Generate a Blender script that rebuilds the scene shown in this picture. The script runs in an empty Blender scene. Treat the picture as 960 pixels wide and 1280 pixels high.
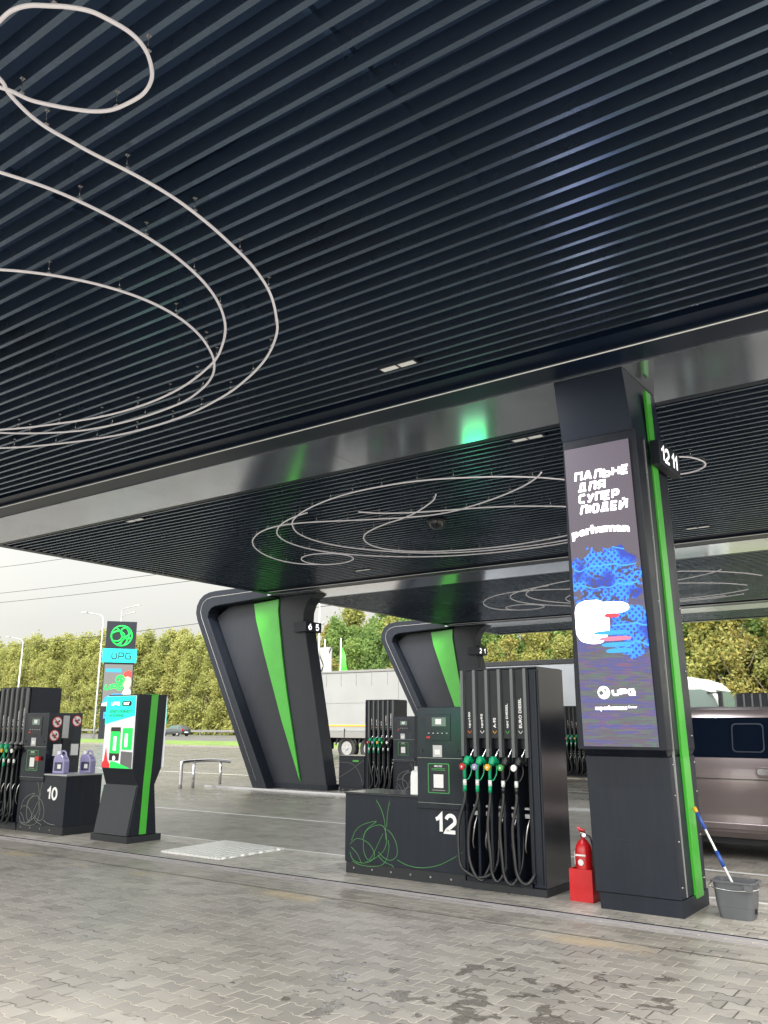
import bpy, bmesh, math, random
from mathutils import Vector, Matrix
random.seed(7)
R = math.radians
C = bpy.context.scene.collection
sc = bpy.context.scene
# ------------------------------------------------------------------ camera
cam = bpy.data.objects.new('camera', bpy.data.cameras.new('camera')); C.objects.link(cam)
cam.data.sensor_fit = 'HORIZONTAL'; cam.data.sensor_width = 36.0
cam.data.lens = 1057.8175/960*36.0
cam.data.clip_start = 0.05; cam.data.clip_end = 3000
rt = Vector((0.8124450, 0.5830346, 0.0019474)); dn = Vector((-0.1402398, 0.1986609, -0.9699828)); fw = Vector((-0.5659204, 0.7877846, 0.2431657))
m = Matrix.Identity(4)
for i in range(3):
    m[i][0] = rt[i]; m[i][1] = -dn[i]; m[i][2] = -fw[i]
m[2][3] = 1.6
cam.matrix_world = m
sc.camera = cam
# ------------------------------------------------------------------ world, sun, exposure
EXPO = 2.3
EK = 2**(-EXPO)   # lamps and screens are given as they read on the picture
sc.view_settings.view_transform = 'Standard'; sc.view_settings.look = 'None'
sc.view_settings.gamma = 1.0; sc.view_settings.exposure = EXPO
sc.view_settings.use_curve_mapping = False
sc.render.engine = 'CYCLES'
sc.cycles.use_denoising = True; sc.cycles.max_bounces = 7; sc.cycles.diffuse_bounces = 4; sc.cycles.glossy_bounces = 4
sc.cycles.sample_clamp_indirect = 6.0
W = bpy.data.worlds.new('World'); sc.world = W; W.use_nodes = True
nt = W.node_tree; nt.nodes.clear()
SUN_EL, SUN_AZ = 50, 158
sky = nt.nodes.new('ShaderNodeTexSky'); sky.sky_type = 'NISHITA'; sky.sun_disc = False
sky.sun_elevation = R(SUN_EL); sky.sun_rotation = R(SUN_AZ); sky.dust_density = 3.0; sky.air_density = 1.2
hs = nt.nodes.new('ShaderNodeHueSaturation'); hs.inputs['Saturation'].default_value = 0.55; hs.inputs['Value'].default_value = 1.0
tc = nt.nodes.new('ShaderNodeTexCoord'); mp = nt.nodes.new('ShaderNodeMapping'); mp.inputs['Scale'].default_value = (1, 1, 3.5)
nz = nt.nodes.new('ShaderNodeTexNoise'); nz.inputs['Scale'].default_value = 2.2; nz.inputs['Detail'].default_value = 5
cr = nt.nodes.new('ShaderNodeValToRGB'); cr.color_ramp.elements[0].position = .3; cr.color_ramp.elements[0].color = (.87, .87, .87, 1)
cr.color_ramp.elements[1].position = .7; cr.color_ramp.elements[1].color = (1.0, .985, .93, 1)
mx = nt.nodes.new('ShaderNodeMixRGB'); mx.blend_type = 'MIX'; mx.inputs[0].default_value = 0.62; mx.inputs[2].default_value = (6.45, 6.2, 5.7, 1)
ml = nt.nodes.new('ShaderNodeMixRGB'); ml.blend_type = 'MULTIPLY'; ml.inputs[0].default_value = 1.0
bg = nt.nodes.new('ShaderNodeBackground'); bg.inputs['Strength'].default_value = 0.085
wo = nt.nodes.new('ShaderNodeOutputWorld')
L = nt.links.new
L(sky.outputs[0], hs.inputs['Color']); L(hs.outputs[0], mx.inputs[1])
L(tc.outputs['Generated'], mp.inputs[0]); L(mp.outputs[0], nz.inputs['Vector']); L(nz.outputs[0], cr.inputs[0])
# overcast sky: palest round the veiled sun, behind the viewer
dt = nt.nodes.new('ShaderNodeVectorMath'); dt.operation = 'DOT_PRODUCT'; dt.inputs[1].default_value = (math.sin(R(SUN_AZ))*math.cos(R(SUN_EL)), math.cos(R(SUN_AZ))*math.cos(R(SUN_EL)), math.sin(R(SUN_EL)))
L(tc.outputs['Generated'], dt.inputs[0])
g1 = nt.nodes.new('ShaderNodeMapRange'); L(dt.outputs['Value'], g1.inputs[0]); g1.inputs[1].default_value = -1; g1.inputs[2].default_value = 1
g2 = nt.nodes.new('ShaderNodeMath'); g2.operation = 'POWER'; L(g1.outputs[0], g2.inputs[0]); g2.inputs[1].default_value = 2.0
g3 = nt.nodes.new('ShaderNodeMath'); g3.operation = 'MULTIPLY_ADD'; L(g2.outputs[0], g3.inputs[0]); g3.inputs[1].default_value = 1.7; g3.inputs[2].default_value = .30
m3 = nt.nodes.new('ShaderNodeMixRGB'); m3.blend_type = 'MULTIPLY'; m3.inputs[0].default_value = 1; L(mx.outputs[0], m3.inputs[1]); L(g3.outputs[0], m3.inputs[2])
L(m3.outputs[0], ml.inputs[1]); L(cr.outputs[0], ml.inputs[2]); L(ml.outputs[0], bg.inputs[0]); L(bg.outputs[0], wo.inputs[0])
sun = bpy.data.objects.new('sun', bpy.data.lights.new('sun', 'SUN')); C.objects.link(sun)
sun.data.energy = 0.9; sun.data.angle = R(20); sun.data.color = (1, .96, .9)
az = R(SUN_AZ); el = R(SUN_EL)
sd = Vector((math.sin(az)*math.cos(el), math.cos(az)*math.cos(el), math.sin(el)))
sun.rotation_euler = sd.to_track_quat('Z', 'Y').to_euler()

# ------------------------------------------------------------------ materials
MATS = {}
def mat(name, col, rough=.5, metal=0., spec=.5, noise=0., nscale=8., bump=0., emit=None, estr=1., coat=0., dust=0.):
    if name in MATS: return MATS[name]
    ma = bpy.data.materials.new(name); ma.use_nodes = True; n = ma.node_tree; b = n.nodes['Principled BSDF']
    b.inputs['Base Color'].default_value = (*col, 1); b.inputs['Roughness'].default_value = rough
    b.inputs['Metallic'].default_value = metal; b.inputs['Specular IOR Level'].default_value = spec
    b.inputs['Coat Weight'].default_value = coat
    if emit:
        b.inputs['Emission Color'].default_value = (*emit, 1); b.inputs['Emission Strength'].default_value = estr*EK
    if noise or bump:
        t = n.nodes.new('ShaderNodeTexCoord'); z = n.nodes.new('ShaderNodeTexNoise'); z.inputs['Scale'].default_value = nscale; z.inputs['Detail'].default_value = 5
        n.links.new(t.outputs['Object'], z.inputs['Vector'])
        if noise:
            mr = n.nodes.new('ShaderNodeMapRange'); mr.inputs[1].default_value = .3; mr.inputs[2].default_value = .7
            mr.inputs[3].default_value = 1-noise; mr.inputs[4].default_value = 1+noise
            mm = n.nodes.new('ShaderNodeMixRGB'); mm.blend_type = 'MULTIPLY'; mm.inputs[0].default_value = 1; mm.inputs[1].default_value = (*col, 1)
            n.links.new(z.outputs[0], mr.inputs[0]); n.links.new(mr.outputs[0], mm.inputs[2]); n.links.new(mm.outputs[0], b.inputs['Base Color'])
            m2 = n.nodes.new('ShaderNodeMath'); m2.operation = 'MULTIPLY'; m2.inputs[1].default_value = rough
            n.links.new(mr.outputs[0], m2.inputs[0]); n.links.new(m2.outputs[0], b.inputs['Roughness'])
        if bump:
            bp = n.nodes.new('ShaderNodeBump'); bp.inputs['Strength'].default_value = bump; bp.inputs['Distance'].default_value = .01
            n.links.new(z.outputs[0], bp.inputs['Height']); n.links.new(bp.outputs[0], b.inputs['Normal'])
    if dust:
        t = n.nodes.new('ShaderNodeTexCoord'); mpn = n.nodes.new('ShaderNodeMapping'); mpn.inputs['Scale'].default_value = (9, 9, .9); n.links.new(t.outputs['Object'], mpn.inputs[0])
        z2 = n.nodes.new('ShaderNodeTexNoise'); z2.inputs['Scale'].default_value = 1.6; z2.inputs['Detail'].default_value = 6; z2.inputs['Roughness'].default_value = .65; n.links.new(mpn.outputs[0], z2.inputs['Vector'])
        r2 = n.nodes.new('ShaderNodeMapRange'); n.links.new(z2.outputs[0], r2.inputs[0]); r2.inputs[1].default_value = .46; r2.inputs[2].default_value = .75; r2.inputs[3].default_value = 0; r2.inputs[4].default_value = dust
        m4 = n.nodes.new('ShaderNodeMixRGB'); n.links.new(r2.outputs[0], m4.inputs[0]); m4.inputs[2].default_value = (.20, .19, .17, 1)
        src = b.inputs['Base Color'].links[0].from_socket if b.inputs['Base Color'].links else None
        if src: n.links.new(src, m4.inputs[1])
        else: m4.inputs[1].default_value = (*col, 1)
        n.links.new(m4.outputs[0], b.inputs['Base Color'])
    MATS[name] = ma
    return ma
ES = 0.5   # emission that reads as mid white at this exposure
mat('anthracite', (.010, .014, .023), .45, .0, .30, noise=.12, nscale=3, dust=.03)
mat('anthracite_light', (.024, .028, .037), .45, .0, .32, noise=.10, nscale=3, dust=.03)
mat('black_gloss', (.012, .015, .022), .16, .0, .6, noise=.12, nscale=4)
mat('black_metal', (.007, .010, .018), .34, .0, .35, noise=.15, nscale=5, dust=.02)
mat('black_matte', (.012, .014, .018), .6, noise=.1)
mat('slat', (.165, .220, .300), .27, .88, .5, noise=.05, nscale=1.2)
mat('roof_dark', (.026, .062, .135), .7)
mat('edge_dark', (.004, .010, .026), .38, .0, .3)
mat('soffit', (.52, .56, .63), .12, .85, noise=.10, nscale=1.2)
mat('green', (.055, .42, .034), .35, coat=.2, noise=.06, nscale=3)
mat('green_plastic', (.0, .30, .13), .35)
mat('green_line', (.09, .33, .09), .5)
mat('grey_line', (.30, .33, .28), .5)
mat('white_letter', (.8, .8, .8), .5)
mat('white_glow', (.9, .9, .9), .5, emit=(1, 1, 1), estr=1.6)
mat('tube', (.60, .57, .59), .4, emit=(1, .94, .97), estr=.20)
mat('strip', (.6, .6, .56), .4, emit=(1, .98, .92), estr=.24)
mat('black_satin', (.040, .046, .058), .17, .85, .45, noise=.10, nscale=4)
mat('chrome', (.62, .62, .66), .22, 1.0)
mat('steel', (.5, .5, .5), .25, 1.0, noise=.15, nscale=20)
mat('galv', (.42, .43, .44), .4, .6, noise=.1, nscale=2)
mat('rubber', (.010, .011, .013), .38, spec=.5)
mat('red', (.50, .008, .012), .35, coat=.2, noise=.06)
mat('bucket_grey', (.085, .09, .10), .5, noise=.08)
mat('yellow', (.75, .38, .02), .5)
mat('orange', (.75, .20, .02), .5)
mat('blue_plastic', (.02, .07, .35), .4)
mat('white_plastic', (.72, .74, .74), .45)
mat('lilac_fluid', (.30, .28, .50), .25, coat=.2, noise=.08)
mat('label_dark', (.03, .04, .09), .4)
mat('label_white', (.7, .7, .7), .5)
mat('label_green', (.05, .35, .08), .5)
mat('red_ring', (.55, .03, .03), .5)
mat('glass_dark', (.003, .006, .014), .10, spec=.09)
mat('divider_metal', (.115, .12, .13), .30, .55)
mat('frame_grey', (.03, .036, .05), .4, spec=.2)
mat('van_paint', (.215, .180, .180), .26, .6, coat=.6, noise=.05, nscale=2)
mat('tarp', (.24, .25, .25), .55, noise=.06, nscale=.8, bump=.25)
mat('tarp_grey', (.24, .26, .29), .55, noise=.07, nscale=.9, bump=.25)
mat('alu', (.22, .22, .215), .4, .3)
mat('cab_white', (.72, .73, .72), .3, coat=.4)
mat('glass_pale', (.10, .16, .15), .08, spec=.8)
mat('tyre', (.02, .02, .02), .8)
mat('rim', (.35, .35, .36), .4, .5)
mat('car_paint', (.05, .06, .065), .3, .3, coat=.5)
mat('wood_bark', (.16, .13, .10), .9, noise=.3, nscale=4)
mat('screen_black', (.01, .01, .01), .25)
mat('lcd', (.02, .02, .02), .3, emit=(.35, .60, .45), estr=.35)
mat('lcd_dark', (.008, .010, .022), .15)
mat('teal_glow', (.0, .4, .3), .4, emit=(.0, .80, .54), estr=1.25)
mat('cyan_glow', (.0, .4, .4), .4, emit=(.0, .80, .75), estr=.75)
mat('green_glow', (.0, .4, .05), .4, emit=(.0, .75, .08), estr=1.2)
mat('dgreen_glow', (.0, .2, .05), .4, emit=(.0, .28, .06), estr=.4)
mat('blue_glow', (.0, .1, .4), .4, emit=(.02, .22, .80), estr=1.0)
mat('sky_glow', (.0, .1, .4), .4, emit=(.05, .45, .85), estr=1.0)
mat('paper_glow', (.5, .5, .5), .4, emit=(.85, .82, .88), estr=.55)
mat('red_glow', (.5, .0, .0), .4, emit=(.85, .04, .06), estr=.6)
mat('skin_glow', (.5, .3, .2), .4, emit=(.9, .62, .50), estr=.55)
mat('grey_glow', (.1, .1, .1), .4, emit=(.20, .20, .22), estr=.25)

def nodes_of(ma): return ma.node_tree.nodes, ma.node_tree.links
class G_:
    """tiny math-node helper"""
    def __init__(s, ma): s.n, s.l = ma.node_tree.nodes, ma.node_tree.links
    def m(s, op, a, b=None, c=None, clamp=False):
        x = s.n.new('ShaderNodeMath'); x.operation = op; x.use_clamp = clamp
        for i, v in enumerate((a, b, c)):
            if v is None: continue
            if isinstance(v, (int, float)): x.inputs[i].default_value = v
            else: s.l.new(v, x.inputs[i])
        return x.outputs[0]
    def noise(s, vec, scale, detail=4, rough=.5, dist=0):
        x = s.n.new('ShaderNodeTexNoise'); x.inputs['Scale'].default_value = scale; x.inputs['Detail'].default_value = detail
        x.inputs['Roughness'].default_value = rough; x.inputs['Distortion'].default_value = dist
        s.l.new(vec, x.inputs['Vector']); return x.outputs[0]
    def comb(s, x, y, z=0):
        c = s.n.new('ShaderNodeCombineXYZ')
        for i, v in enumerate((x, y, z)):
            if isinstance(v, (int, float)): c.inputs[i].default_value = v
            else: s.l.new(v, c.inputs[i])
        return c.outputs[0]
    def mix(s, f, a, b, mode='MIX'):
        x = s.n.new('ShaderNodeMixRGB'); x.blend_type = mode
        for i, v in enumerate((f, a, b)):
            if isinstance(v, (int, float)): x.inputs[i].default_value = v
            elif isinstance(v, tuple): x.inputs[i].default_value = (*v, 1)
            else: s.l.new(v, x.inputs[i])
        return x.outputs[0]
    def rng(s, v, a, b, c=0., d=1.):
        x = s.n.new('ShaderNodeMapRange'); s.l.new(v, x.inputs[0])
        for i, q in enumerate((a, b, c, d)): x.inputs[i+1].default_value = q
        return x.outputs[0]
    def sstep(s, v, a, b):
        x = s.n.new('ShaderNodeMapRange'); x.interpolation_type = 'SMOOTHSTEP'; s.l.new(v, x.inputs[0])
        x.inputs[1].default_value = a; x.inputs[2].default_value = b; return x.outputs[0]
    def white(s, vec):
        x = s.n.new('ShaderNodeTexWhiteNoise'); x.noise_dimensions = '2D'; s.l.new(vec, x.inputs[0]); return x.outputs[0]

def paver_material(name, zig, pw, ph, tone, wet):
    ma = bpy.data.materials.new(name); ma.use_nodes = True; g = G_(ma); b = ma.node_tree.nodes['Principled BSDF']
    t = g.n.new('ShaderNodeTexCoord'); sp = g.n.new('ShaderNodeSeparateXYZ'); g.l.new(t.outputs['Object'], sp.inputs[0])
    P = t.outputs['Object']; x, y = sp.outputs[0], sp.outputs[1]
    wob = g.noise(P, 1.3, 2)
    y = g.m('ADD', y, g.m('MULTIPLY', g.m('SUBTRACT', wob, .5), .03))
    q = g.m('DIVIDE', y, ph); row = g.m('FLOOR', q); fy = g.m('FRACT', q)
    if zig:   # waisted stones: each bed joint is a trapezoid wave that flips from row to row
        tri = g.m('ABSOLUTE', g.m('SUBTRACT', g.m('FRACT', g.m('DIVIDE', x, pw)), .5))
        wv = g.m('MULTIPLY', g.m('SUBTRACT', 1.0, g.m('MULTIPLY', g.sstep(tri, .17, .33), 2.0)), zig)
        sg = g.m('SUBTRACT', 1.0, g.m('MULTIPLY', g.m('MODULO', g.m('ABSOLUTE', row), 2.0), 2.0))
        sw = g.m('MULTIPLY', wv, sg)
        yl = g.m('SUBTRACT', g.m('MULTIPLY', fy, ph), sw); yu = g.m('SUBTRACT', g.m('MULTIPLY', g.m('SUBTRACT', 1.0, fy), ph), sw)
        row = g.m('ADD', g.m('SUBTRACT', row, g.m('LESS_THAN', yl, 0.)), g.m('LESS_THAN', yu, 0.))
        ey = g.m('MINIMUM', g.m('ABSOLUTE', yl), g.m('ABSOLUTE', yu))
    else: ey = g.m('MULTIPLY', g.m('MINIMUM', fy, g.m('SUBTRACT', 1.0, fy)), ph)
    xs = g.m('ADD', g.m('DIVIDE', x, pw), g.m('MULTIPLY', g.m('MODULO', g.m('ABSOLUTE', row), 2.0), .5))
    col = g.m('FLOOR', xs); fx = g.m('FRACT', xs)
    ex = g.m('MULTIPLY', g.m('MINIMUM', fx, g.m('SUBTRACT', 1.0, fx)), pw)
    e = g.m('MINIMUM', ex, ey)
    e = g.m('ADD', e, g.m('MULTIPLY', g.m('SUBTRACT', g.noise(P, 30, 3), .5), .004))
    joint = g.m('SUBTRACT', 1.0, g.sstep(e, .0022, .0066))
    rnd = g.white(g.comb(col, row))
    stone = g.mix(rnd, tuple(v*.80 for v in tone), tuple(v*1.14 for v in tone))
    grain = g.rng(g.noise(P, 140, 4, .7), .25, .75, .80, 1.18)
    blot = g.rng(g.noise(P, .55, 4), .3, .7, .82, 1.12)
    blot2 = g.rng(g.noise(P, 4.5, 5, .6), .3, .7, .90, 1.08)
    stone = g.mix(1., stone, g.comb(grain, grain, grain), 'MULTIPLY'); stone = g.mix(1., stone, g.comb(blot, blot, blot), 'MULTIPLY')
    stone = g.mix(1., stone, g.comb(blot2, blot2, blot2), 'MULTIPLY')
    # joints: part lime-pale, part open and dark
    jn = g.sstep(g.noise(P, 2.3, 4, .65), .50, .60)
    jc = g.mix(jn, (tone[0]*1.6, tone[1]*1.56, tone[2]*1.45), (tone[0]*.24, tone[1]*.22, tone[2]*.19))
    colr = g.mix(joint, stone, jc)
    # yellow sand washed up by the kerb of the first island
    yb = g.m('MULTIPLY', g.m('SUBTRACT', 1.0, g.sstep(g.m('ABSOLUTE', g.m('SUBTRACT', sp.outputs[1], 6.60)), .0, .22)), g.sstep(g.noise(P, 1.1, 3), .48, .66))
    colr = g.mix(g.m('MULTIPLY', yb, .55), colr, (tone[0]*1.7, tone[1]*1.35, tone[2]*.75))
    # water spots
    dx = g.m('SUBTRACT', sp.outputs[0], -2.55); dy = g.m('SUBTRACT', sp.outputs[1], 4.7)
    dd = g.m('SQRT', g.m('ADD', g.m('MULTIPLY', g.m('MULTIPLY', dx, dx), .75), g.m('MULTIPLY', dy, dy)))
    area = g.m('SUBTRACT', 1.0, g.sstep(dd, .3, 2.1))
    mp = g.n.new('ShaderNodeMapping'); mp.inputs['Scale'].default_value = (1, 1.15, 1); mp.inputs['Rotation'].default_value = (0, 0, .5); g.l.new(P, mp.inputs[0])
    spot = g.sstep(g.m('ADD', g.noise(mp.outputs[0], 4.6, 3, .55, .3), g.m('MULTIPLY', area, .17)), .70, .725)
    spot = g.m('MULTIPLY', spot, g.sstep(area, .02, .2))
    colr = g.mix(g.m('MULTIPLY', spot, .62), colr, (tone[0]*.24, tone[1]*.22, tone[2]*.2))
    colr = g.mix(g.m('MULTIPLY', g.sstep(g.noise(P, 2.4, 5, .65), .63, .72), .22), colr, (tone[0]*.3, tone[1]*.3, tone[2]*.3))
    g.l.new(colr, b.inputs['Base Color'])
    # wetness: rain blown in beyond the second lane and everything outside the roof
    far = g.sstep(g.m('ADD', g.m('SUBTRACT', sp.outputs[1], 11.0), g.m('MULTIPLY', g.m('ADD', sp.outputs[0], 7.0), -.55)), .0, 9.0)
    mp2 = g.n.new('ShaderNodeMapping'); mp2.inputs['Scale'].default_value = (.35, 1.6, 1); g.l.new(P, mp2.inputs[0])
    wn = g.sstep(g.noise(mp2.outputs[0], .9, 4, .6), .35, .62)
    wetm = g.m('MULTIPLY', far, g.rng(wn, 0, 1, .15, 1.))
    wetm = g.m('MAXIMUM', g.m('MULTIPLY', wetm, wet), g.m('MULTIPLY', spot, .7))
    rg = g.m('ADD', g.rng(wetm, 0, 1, .44, .20), g.m('MULTIPLY', g.m('SUBTRACT', g.noise(P, 9, 3), .5), .12))
    g.l.new(rg, b.inputs['Roughness'])
    outm = g.sstep(g.m('ADD', g.m('MULTIPLY', sp.outputs[0], -1.0), g.m('MULTIPLY', g.m('SUBTRACT', g.noise(P, .5, 3), .5), 3.)), 13.0, 17.5)
    wc = g.mix(g.m('MULTIPLY', outm, .9), colr, g.mix(1., colr, (.36, .37, .36), 'MULTIPLY'))  # wet paving outside, darkened further to hold down its open-sky brightness
    g.l.new(wc, b.inputs['Base Color'])
    bp = g.n.new('ShaderNodeBump'); bp.inputs['Strength'].default_value = .55; bp.inputs['Distance'].default_value = .006
    hh = g.m('ADD', g.m('MULTIPLY', g.sstep(e, .0, .010), 1.0), g.m('ADD', g.m('MULTIPLY', g.noise(P, 90, 3), .18), g.m('MULTIPLY', rnd, .25)))
    hh = g.m('MULTIPLY', hh, g.m('SUBTRACT', 1.0, g.m('MULTIPLY', wetm, .25)))
    g.l.new(hh, bp.inputs['Height']); g.l.new(bp.outputs[0], b.inputs['Normal'])
    MATS[name] = ma
paver_material('pavers', .012, .200, .140, (.238, .222, .199), .9)
paver_material('island_pavers', 0, .200, .100, (.33, .31, .278), .5)
paver_material('gutter_pavers', 0, .200, .100, (.225, .208, .183), .5)
mat('edging_metal', (.27, .26, .28), .42, .1, .3)
mat('joint_black', (.010, .010, .014), .9, spec=0.)
mat('strip_dim', (.30, .30, .30), .4)
mat('white_led', (.9, .9, .9), .5, emit=(1, .97, 1), estr=3.5)
mat('gutter', (.20, .188, .172), .5, noise=.2, nscale=5, bump=.3)
mat('asphalt', (.10, .10, .10), .45, noise=.15, nscale=1)
mat('grass', (.11, .185, .030), .9, noise=.35, nscale=.6)
mat('earth', (.06, .07, .03), .9, noise=.3, nscale=.3)
mat('paint_white', (.62, .62, .60), .5, noise=.18, nscale=3)

def led_mat():
    ma = bpy.data.materials.new('led_panel'); ma.use_nodes = True; g = G_(ma); b = ma.node_tree.nodes['Principled BSDF']
    t = g.n.new('ShaderNodeTexCoord'); P = t.outputs['Object']; sp = g.n.new('ShaderNodeSeparateXYZ'); g.l.new(P, sp.inputs[0])
    x, y = sp.outputs[0], sp.outputs[1]
    # coloured bands drifting over the dark picture
    mp = g.n.new('ShaderNodeMapping'); mp.inputs['Scale'].default_value = (.55, 4.5, 1); mp.inputs['Rotation'].default_value = (0, 0, -.45); g.l.new(P, mp.inputs[0])
    n1 = g.noise(mp.outputs[0], 4.5, 2, .5, 1.0); n2 = g.noise(mp.outputs[0], 5.3, 2, .5, 2.0)
    lowm = g.m('SUBTRACT', 1.0, g.sstep(y, .9, 1.9))
    c = g.mix(g.m('MULTIPLY', g.sstep(n1, .46, .56), g.m('MULTIPLY', lowm, .8)), (.115, .092, .125), (.07, .08, .30))
    c = g.mix(g.m('MULTIPLY', g.sstep(n2, .50, .60), g.m('MULTIPLY', lowm, .7)), c, (.24, .08, .12))
    c = g.mix(g.m('MULTIPLY', g.sstep(g.m('SUBTRACT', n2, n1), .03, .1), g.m('MULTIPLY', lowm, .7)), c, (.07, .16, .13))
    # the advert: a loose blue dotted figure shape and a pale hand-like shape, ragged at the edges
    nw = g.noise(P, 7, 4, .6); nb = g.noise(P, 3.2, 2)
    def ell(cx, cy, rx, ry, wob, src):
        a = g.m('DIVIDE', g.m('SUBTRACT', x, cx), rx); b_ = g.m('DIVIDE', g.m('SUBTRACT', y, cy), ry)
        d_ = g.m('SQRT', g.m('ADD', g.m('POWER', g.m('ABSOLUTE', a), 2.6), g.m('POWER', g.m('ABSOLUTE', b_), 2.6)))
        return g.m('SUBTRACT', 1.0, g.sstep(g.m('ADD', d_, g.m('MULTIPLY', g.m('SUBTRACT', src, .5), wob)), .96, 1.02))
    bl = g.m('MAXIMUM', ell(.02, 1.52, .34, .27, 1.5, nw), ell(.20, 1.02, .19, .25, 1.1, nw))
    a2 = g.m('SUBTRACT', g.m('FRACT', g.m('MULTIPLY', g.m('ADD', x, y), 17)), .5); c2 = g.m('SUBTRACT', g.m('FRACT', g.m('MULTIPLY', g.m('SUBTRACT', x, y), 17)), .5)
    dot = g.sstep(g.m('SQRT', g.m('ADD', g.m('MULTIPLY', a2, a2), g.m('MULTIPLY', c2, c2))), .16, .40)
    blue = g.mix(dot, (.01, .035, 1.1), (.03, .36, 1.3))
    blue = g.mix(g.sstep(nb, .46, .58), blue, (.012, .05, .50)); blue = g.mix(g.sstep(g.noise(P, 9, 3, .6, 1.5), .54, .60), blue, (.06, .055, .12))
    st_ = g.m('ABSOLUTE', g.m('SUBTRACT', g.m('FRACT', g.m('ADD', g.m('MULTIPLY', y, 5.5), g.m('MULTIPLY', nb, 1.2))), .5))
    blue = g.mix(g.m('SUBTRACT', 1.0, g.sstep(st_, .02, .05)), blue, (.05, .45, .9))
    c = g.mix(bl, c, blue)
    pale = g.m('MAXIMUM', ell(-.16, 1.12, .17, .20, .55, nb), ell(.0, 1.235, .20, .055, .4, nb))
    c = g.mix(pale, c, (6., 5.6, 6.))
    red = ell(.04, 1.165, .07, .022, .5, nw); c = g.mix(red, c, (.85, .05, .09))
    for k in range(4):
        fg = ell(.02+.02*k, 1.01-.055*k, .17-.015*k, .021, .5, nw); c = g.mix(fg, c, (.03, .42, .85) if k != 1 else (.75, .22, .35))
    # diode grid
    fx = g.m('ABSOLUTE', g.m('SUBTRACT', g.m('FRACT', g.m('MULTIPLY', x, 75)), .5)); fy = g.m('ABSOLUTE', g.m('SUBTRACT', g.m('FRACT', g.m('MULTIPLY', y, 75)), .5))
    d = g.rng(g.m('MAXIMUM', fx, fy), .2, .5, 1.2, .55)
    c = g.mix(1., c, g.comb(d, d, d), 'MULTIPLY')
    g.l.new(c, b.inputs['Emission Color']); b.inputs['Emission Strength'].default_value = 1.45*EK
    b.inputs['Base Color'].default_value = (.02, .02, .02, 1); b.inputs['Roughness'].default_value = .5
    MATS['led_panel'] = ma
    ma = bpy.data.materials.new('blue_halftone'); ma.use_nodes = True; g = G_(ma); b = ma.node_tree.nodes['Principled BSDF']
    t = g.n.new('ShaderNodeTexCoord'); P = t.outputs['Object']; sp = g.n.new('ShaderNodeSeparateXYZ'); g.l.new(P, sp.inputs[0])
    a = g.m('FRACT', g.m('MULTIPLY', g.m('ADD', sp.outputs[0], sp.outputs[1]), 15)); c2 = g.m('FRACT', g.m('MULTIPLY', g.m('SUBTRACT', sp.outputs[0], sp.outputs[1]), 15))
    dd = g.m('SQRT', g.m('ADD', g.m('POWER', g.m('SUBTRACT', a, .5), 2), g.m('POWER', g.m('SUBTRACT', c2, .5), 2)))
    n = g.noise(P, 5, 3)
    c = g.mix(g.sstep(dd, .18, .38), (.01, .03, .75), (.02, .28, .85))
    c = g.mix(g.sstep(n, .5, .62), c, (.01, .05, .55)); c = g.mix(g.sstep(n, .63, .68), c, (.06, .07, .12))
    g.l.new(c, b.inputs['Emission Color']); b.inputs['Emission Strength'].default_value = 1.0*EK; b.inputs['Base Color'].default_value = (.02, .02, .02, 1)
    MATS['blue_halftone'] = ma
led_mat()

def leaf_mat(name, cols):
    ma = bpy.data.materials.new(name); ma.use_nodes = True; g = G_(ma); b = ma.node_tree.nodes['Principled BSDF']
    geo = g.n.new('ShaderNodeNewGeometry'); oi = g.n.new('ShaderNodeObjectInfo'); t = g.n.new('ShaderNodeTexCoord')
    n = g.noise(t.outputs['Object'], .35, 2)
    f = g.m('ADD', g.m('MULTIPLY', geo.outputs['Random Per Island'], .42), g.m('ADD', g.m('MULTIPLY', oi.outputs['Random'], .34), g.m('MULTIPLY', g.m('SUBTRACT', n, .25), .55)))
    r = g.n.new('ShaderNodeValToRGB'); g.l.new(f, r.inputs[0]); el = r.color_ramp.elements
    while len(el) < len(cols): el.new(.5)
    for i, c in enumerate(cols): el[i].position = .12+.8*i/(len(cols)-1); el[i].color = (*c, 1)
    g.l.new(r.outputs[0], b.inputs['Base Color']); b.inputs['Roughness'].default_value = .7; b.inputs['Specular IOR Level'].default_value = .2
    # thin leaves let light through
    tr = g.n.new('ShaderNodeBsdfTranslucent'); g.l.new(r.outputs[0], tr.inputs[0]); ms = g.n.new('ShaderNodeMixShader'); ms.inputs[0].default_value = .48
    o = [q for q in g.n if q.type == 'OUTPUT_MATERIAL'][0]
    g.l.new(b.outputs[0], ms.inputs[1]); g.l.new(tr.outputs[0], ms.inputs[2]); g.l.new(ms.outputs[0], o.inputs[0])
    MATS[name] = ma
leaf_mat('leaf_autumn', [(.22, .26, .11), (.29, .32, .11), (.39, .40, .12), (.33, .35, .13), (.42, .37, .13)])
leaf_mat('leaf_green', [(.12, .20, .08), (.18, .28, .09), (.22, .33, .09), (.34, .39, .10)])
leaf_mat('leaf_orange', [(.27, .26, .10), (.40, .34, .10), (.27, .31, .11), (.46, .42, .10)])

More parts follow.
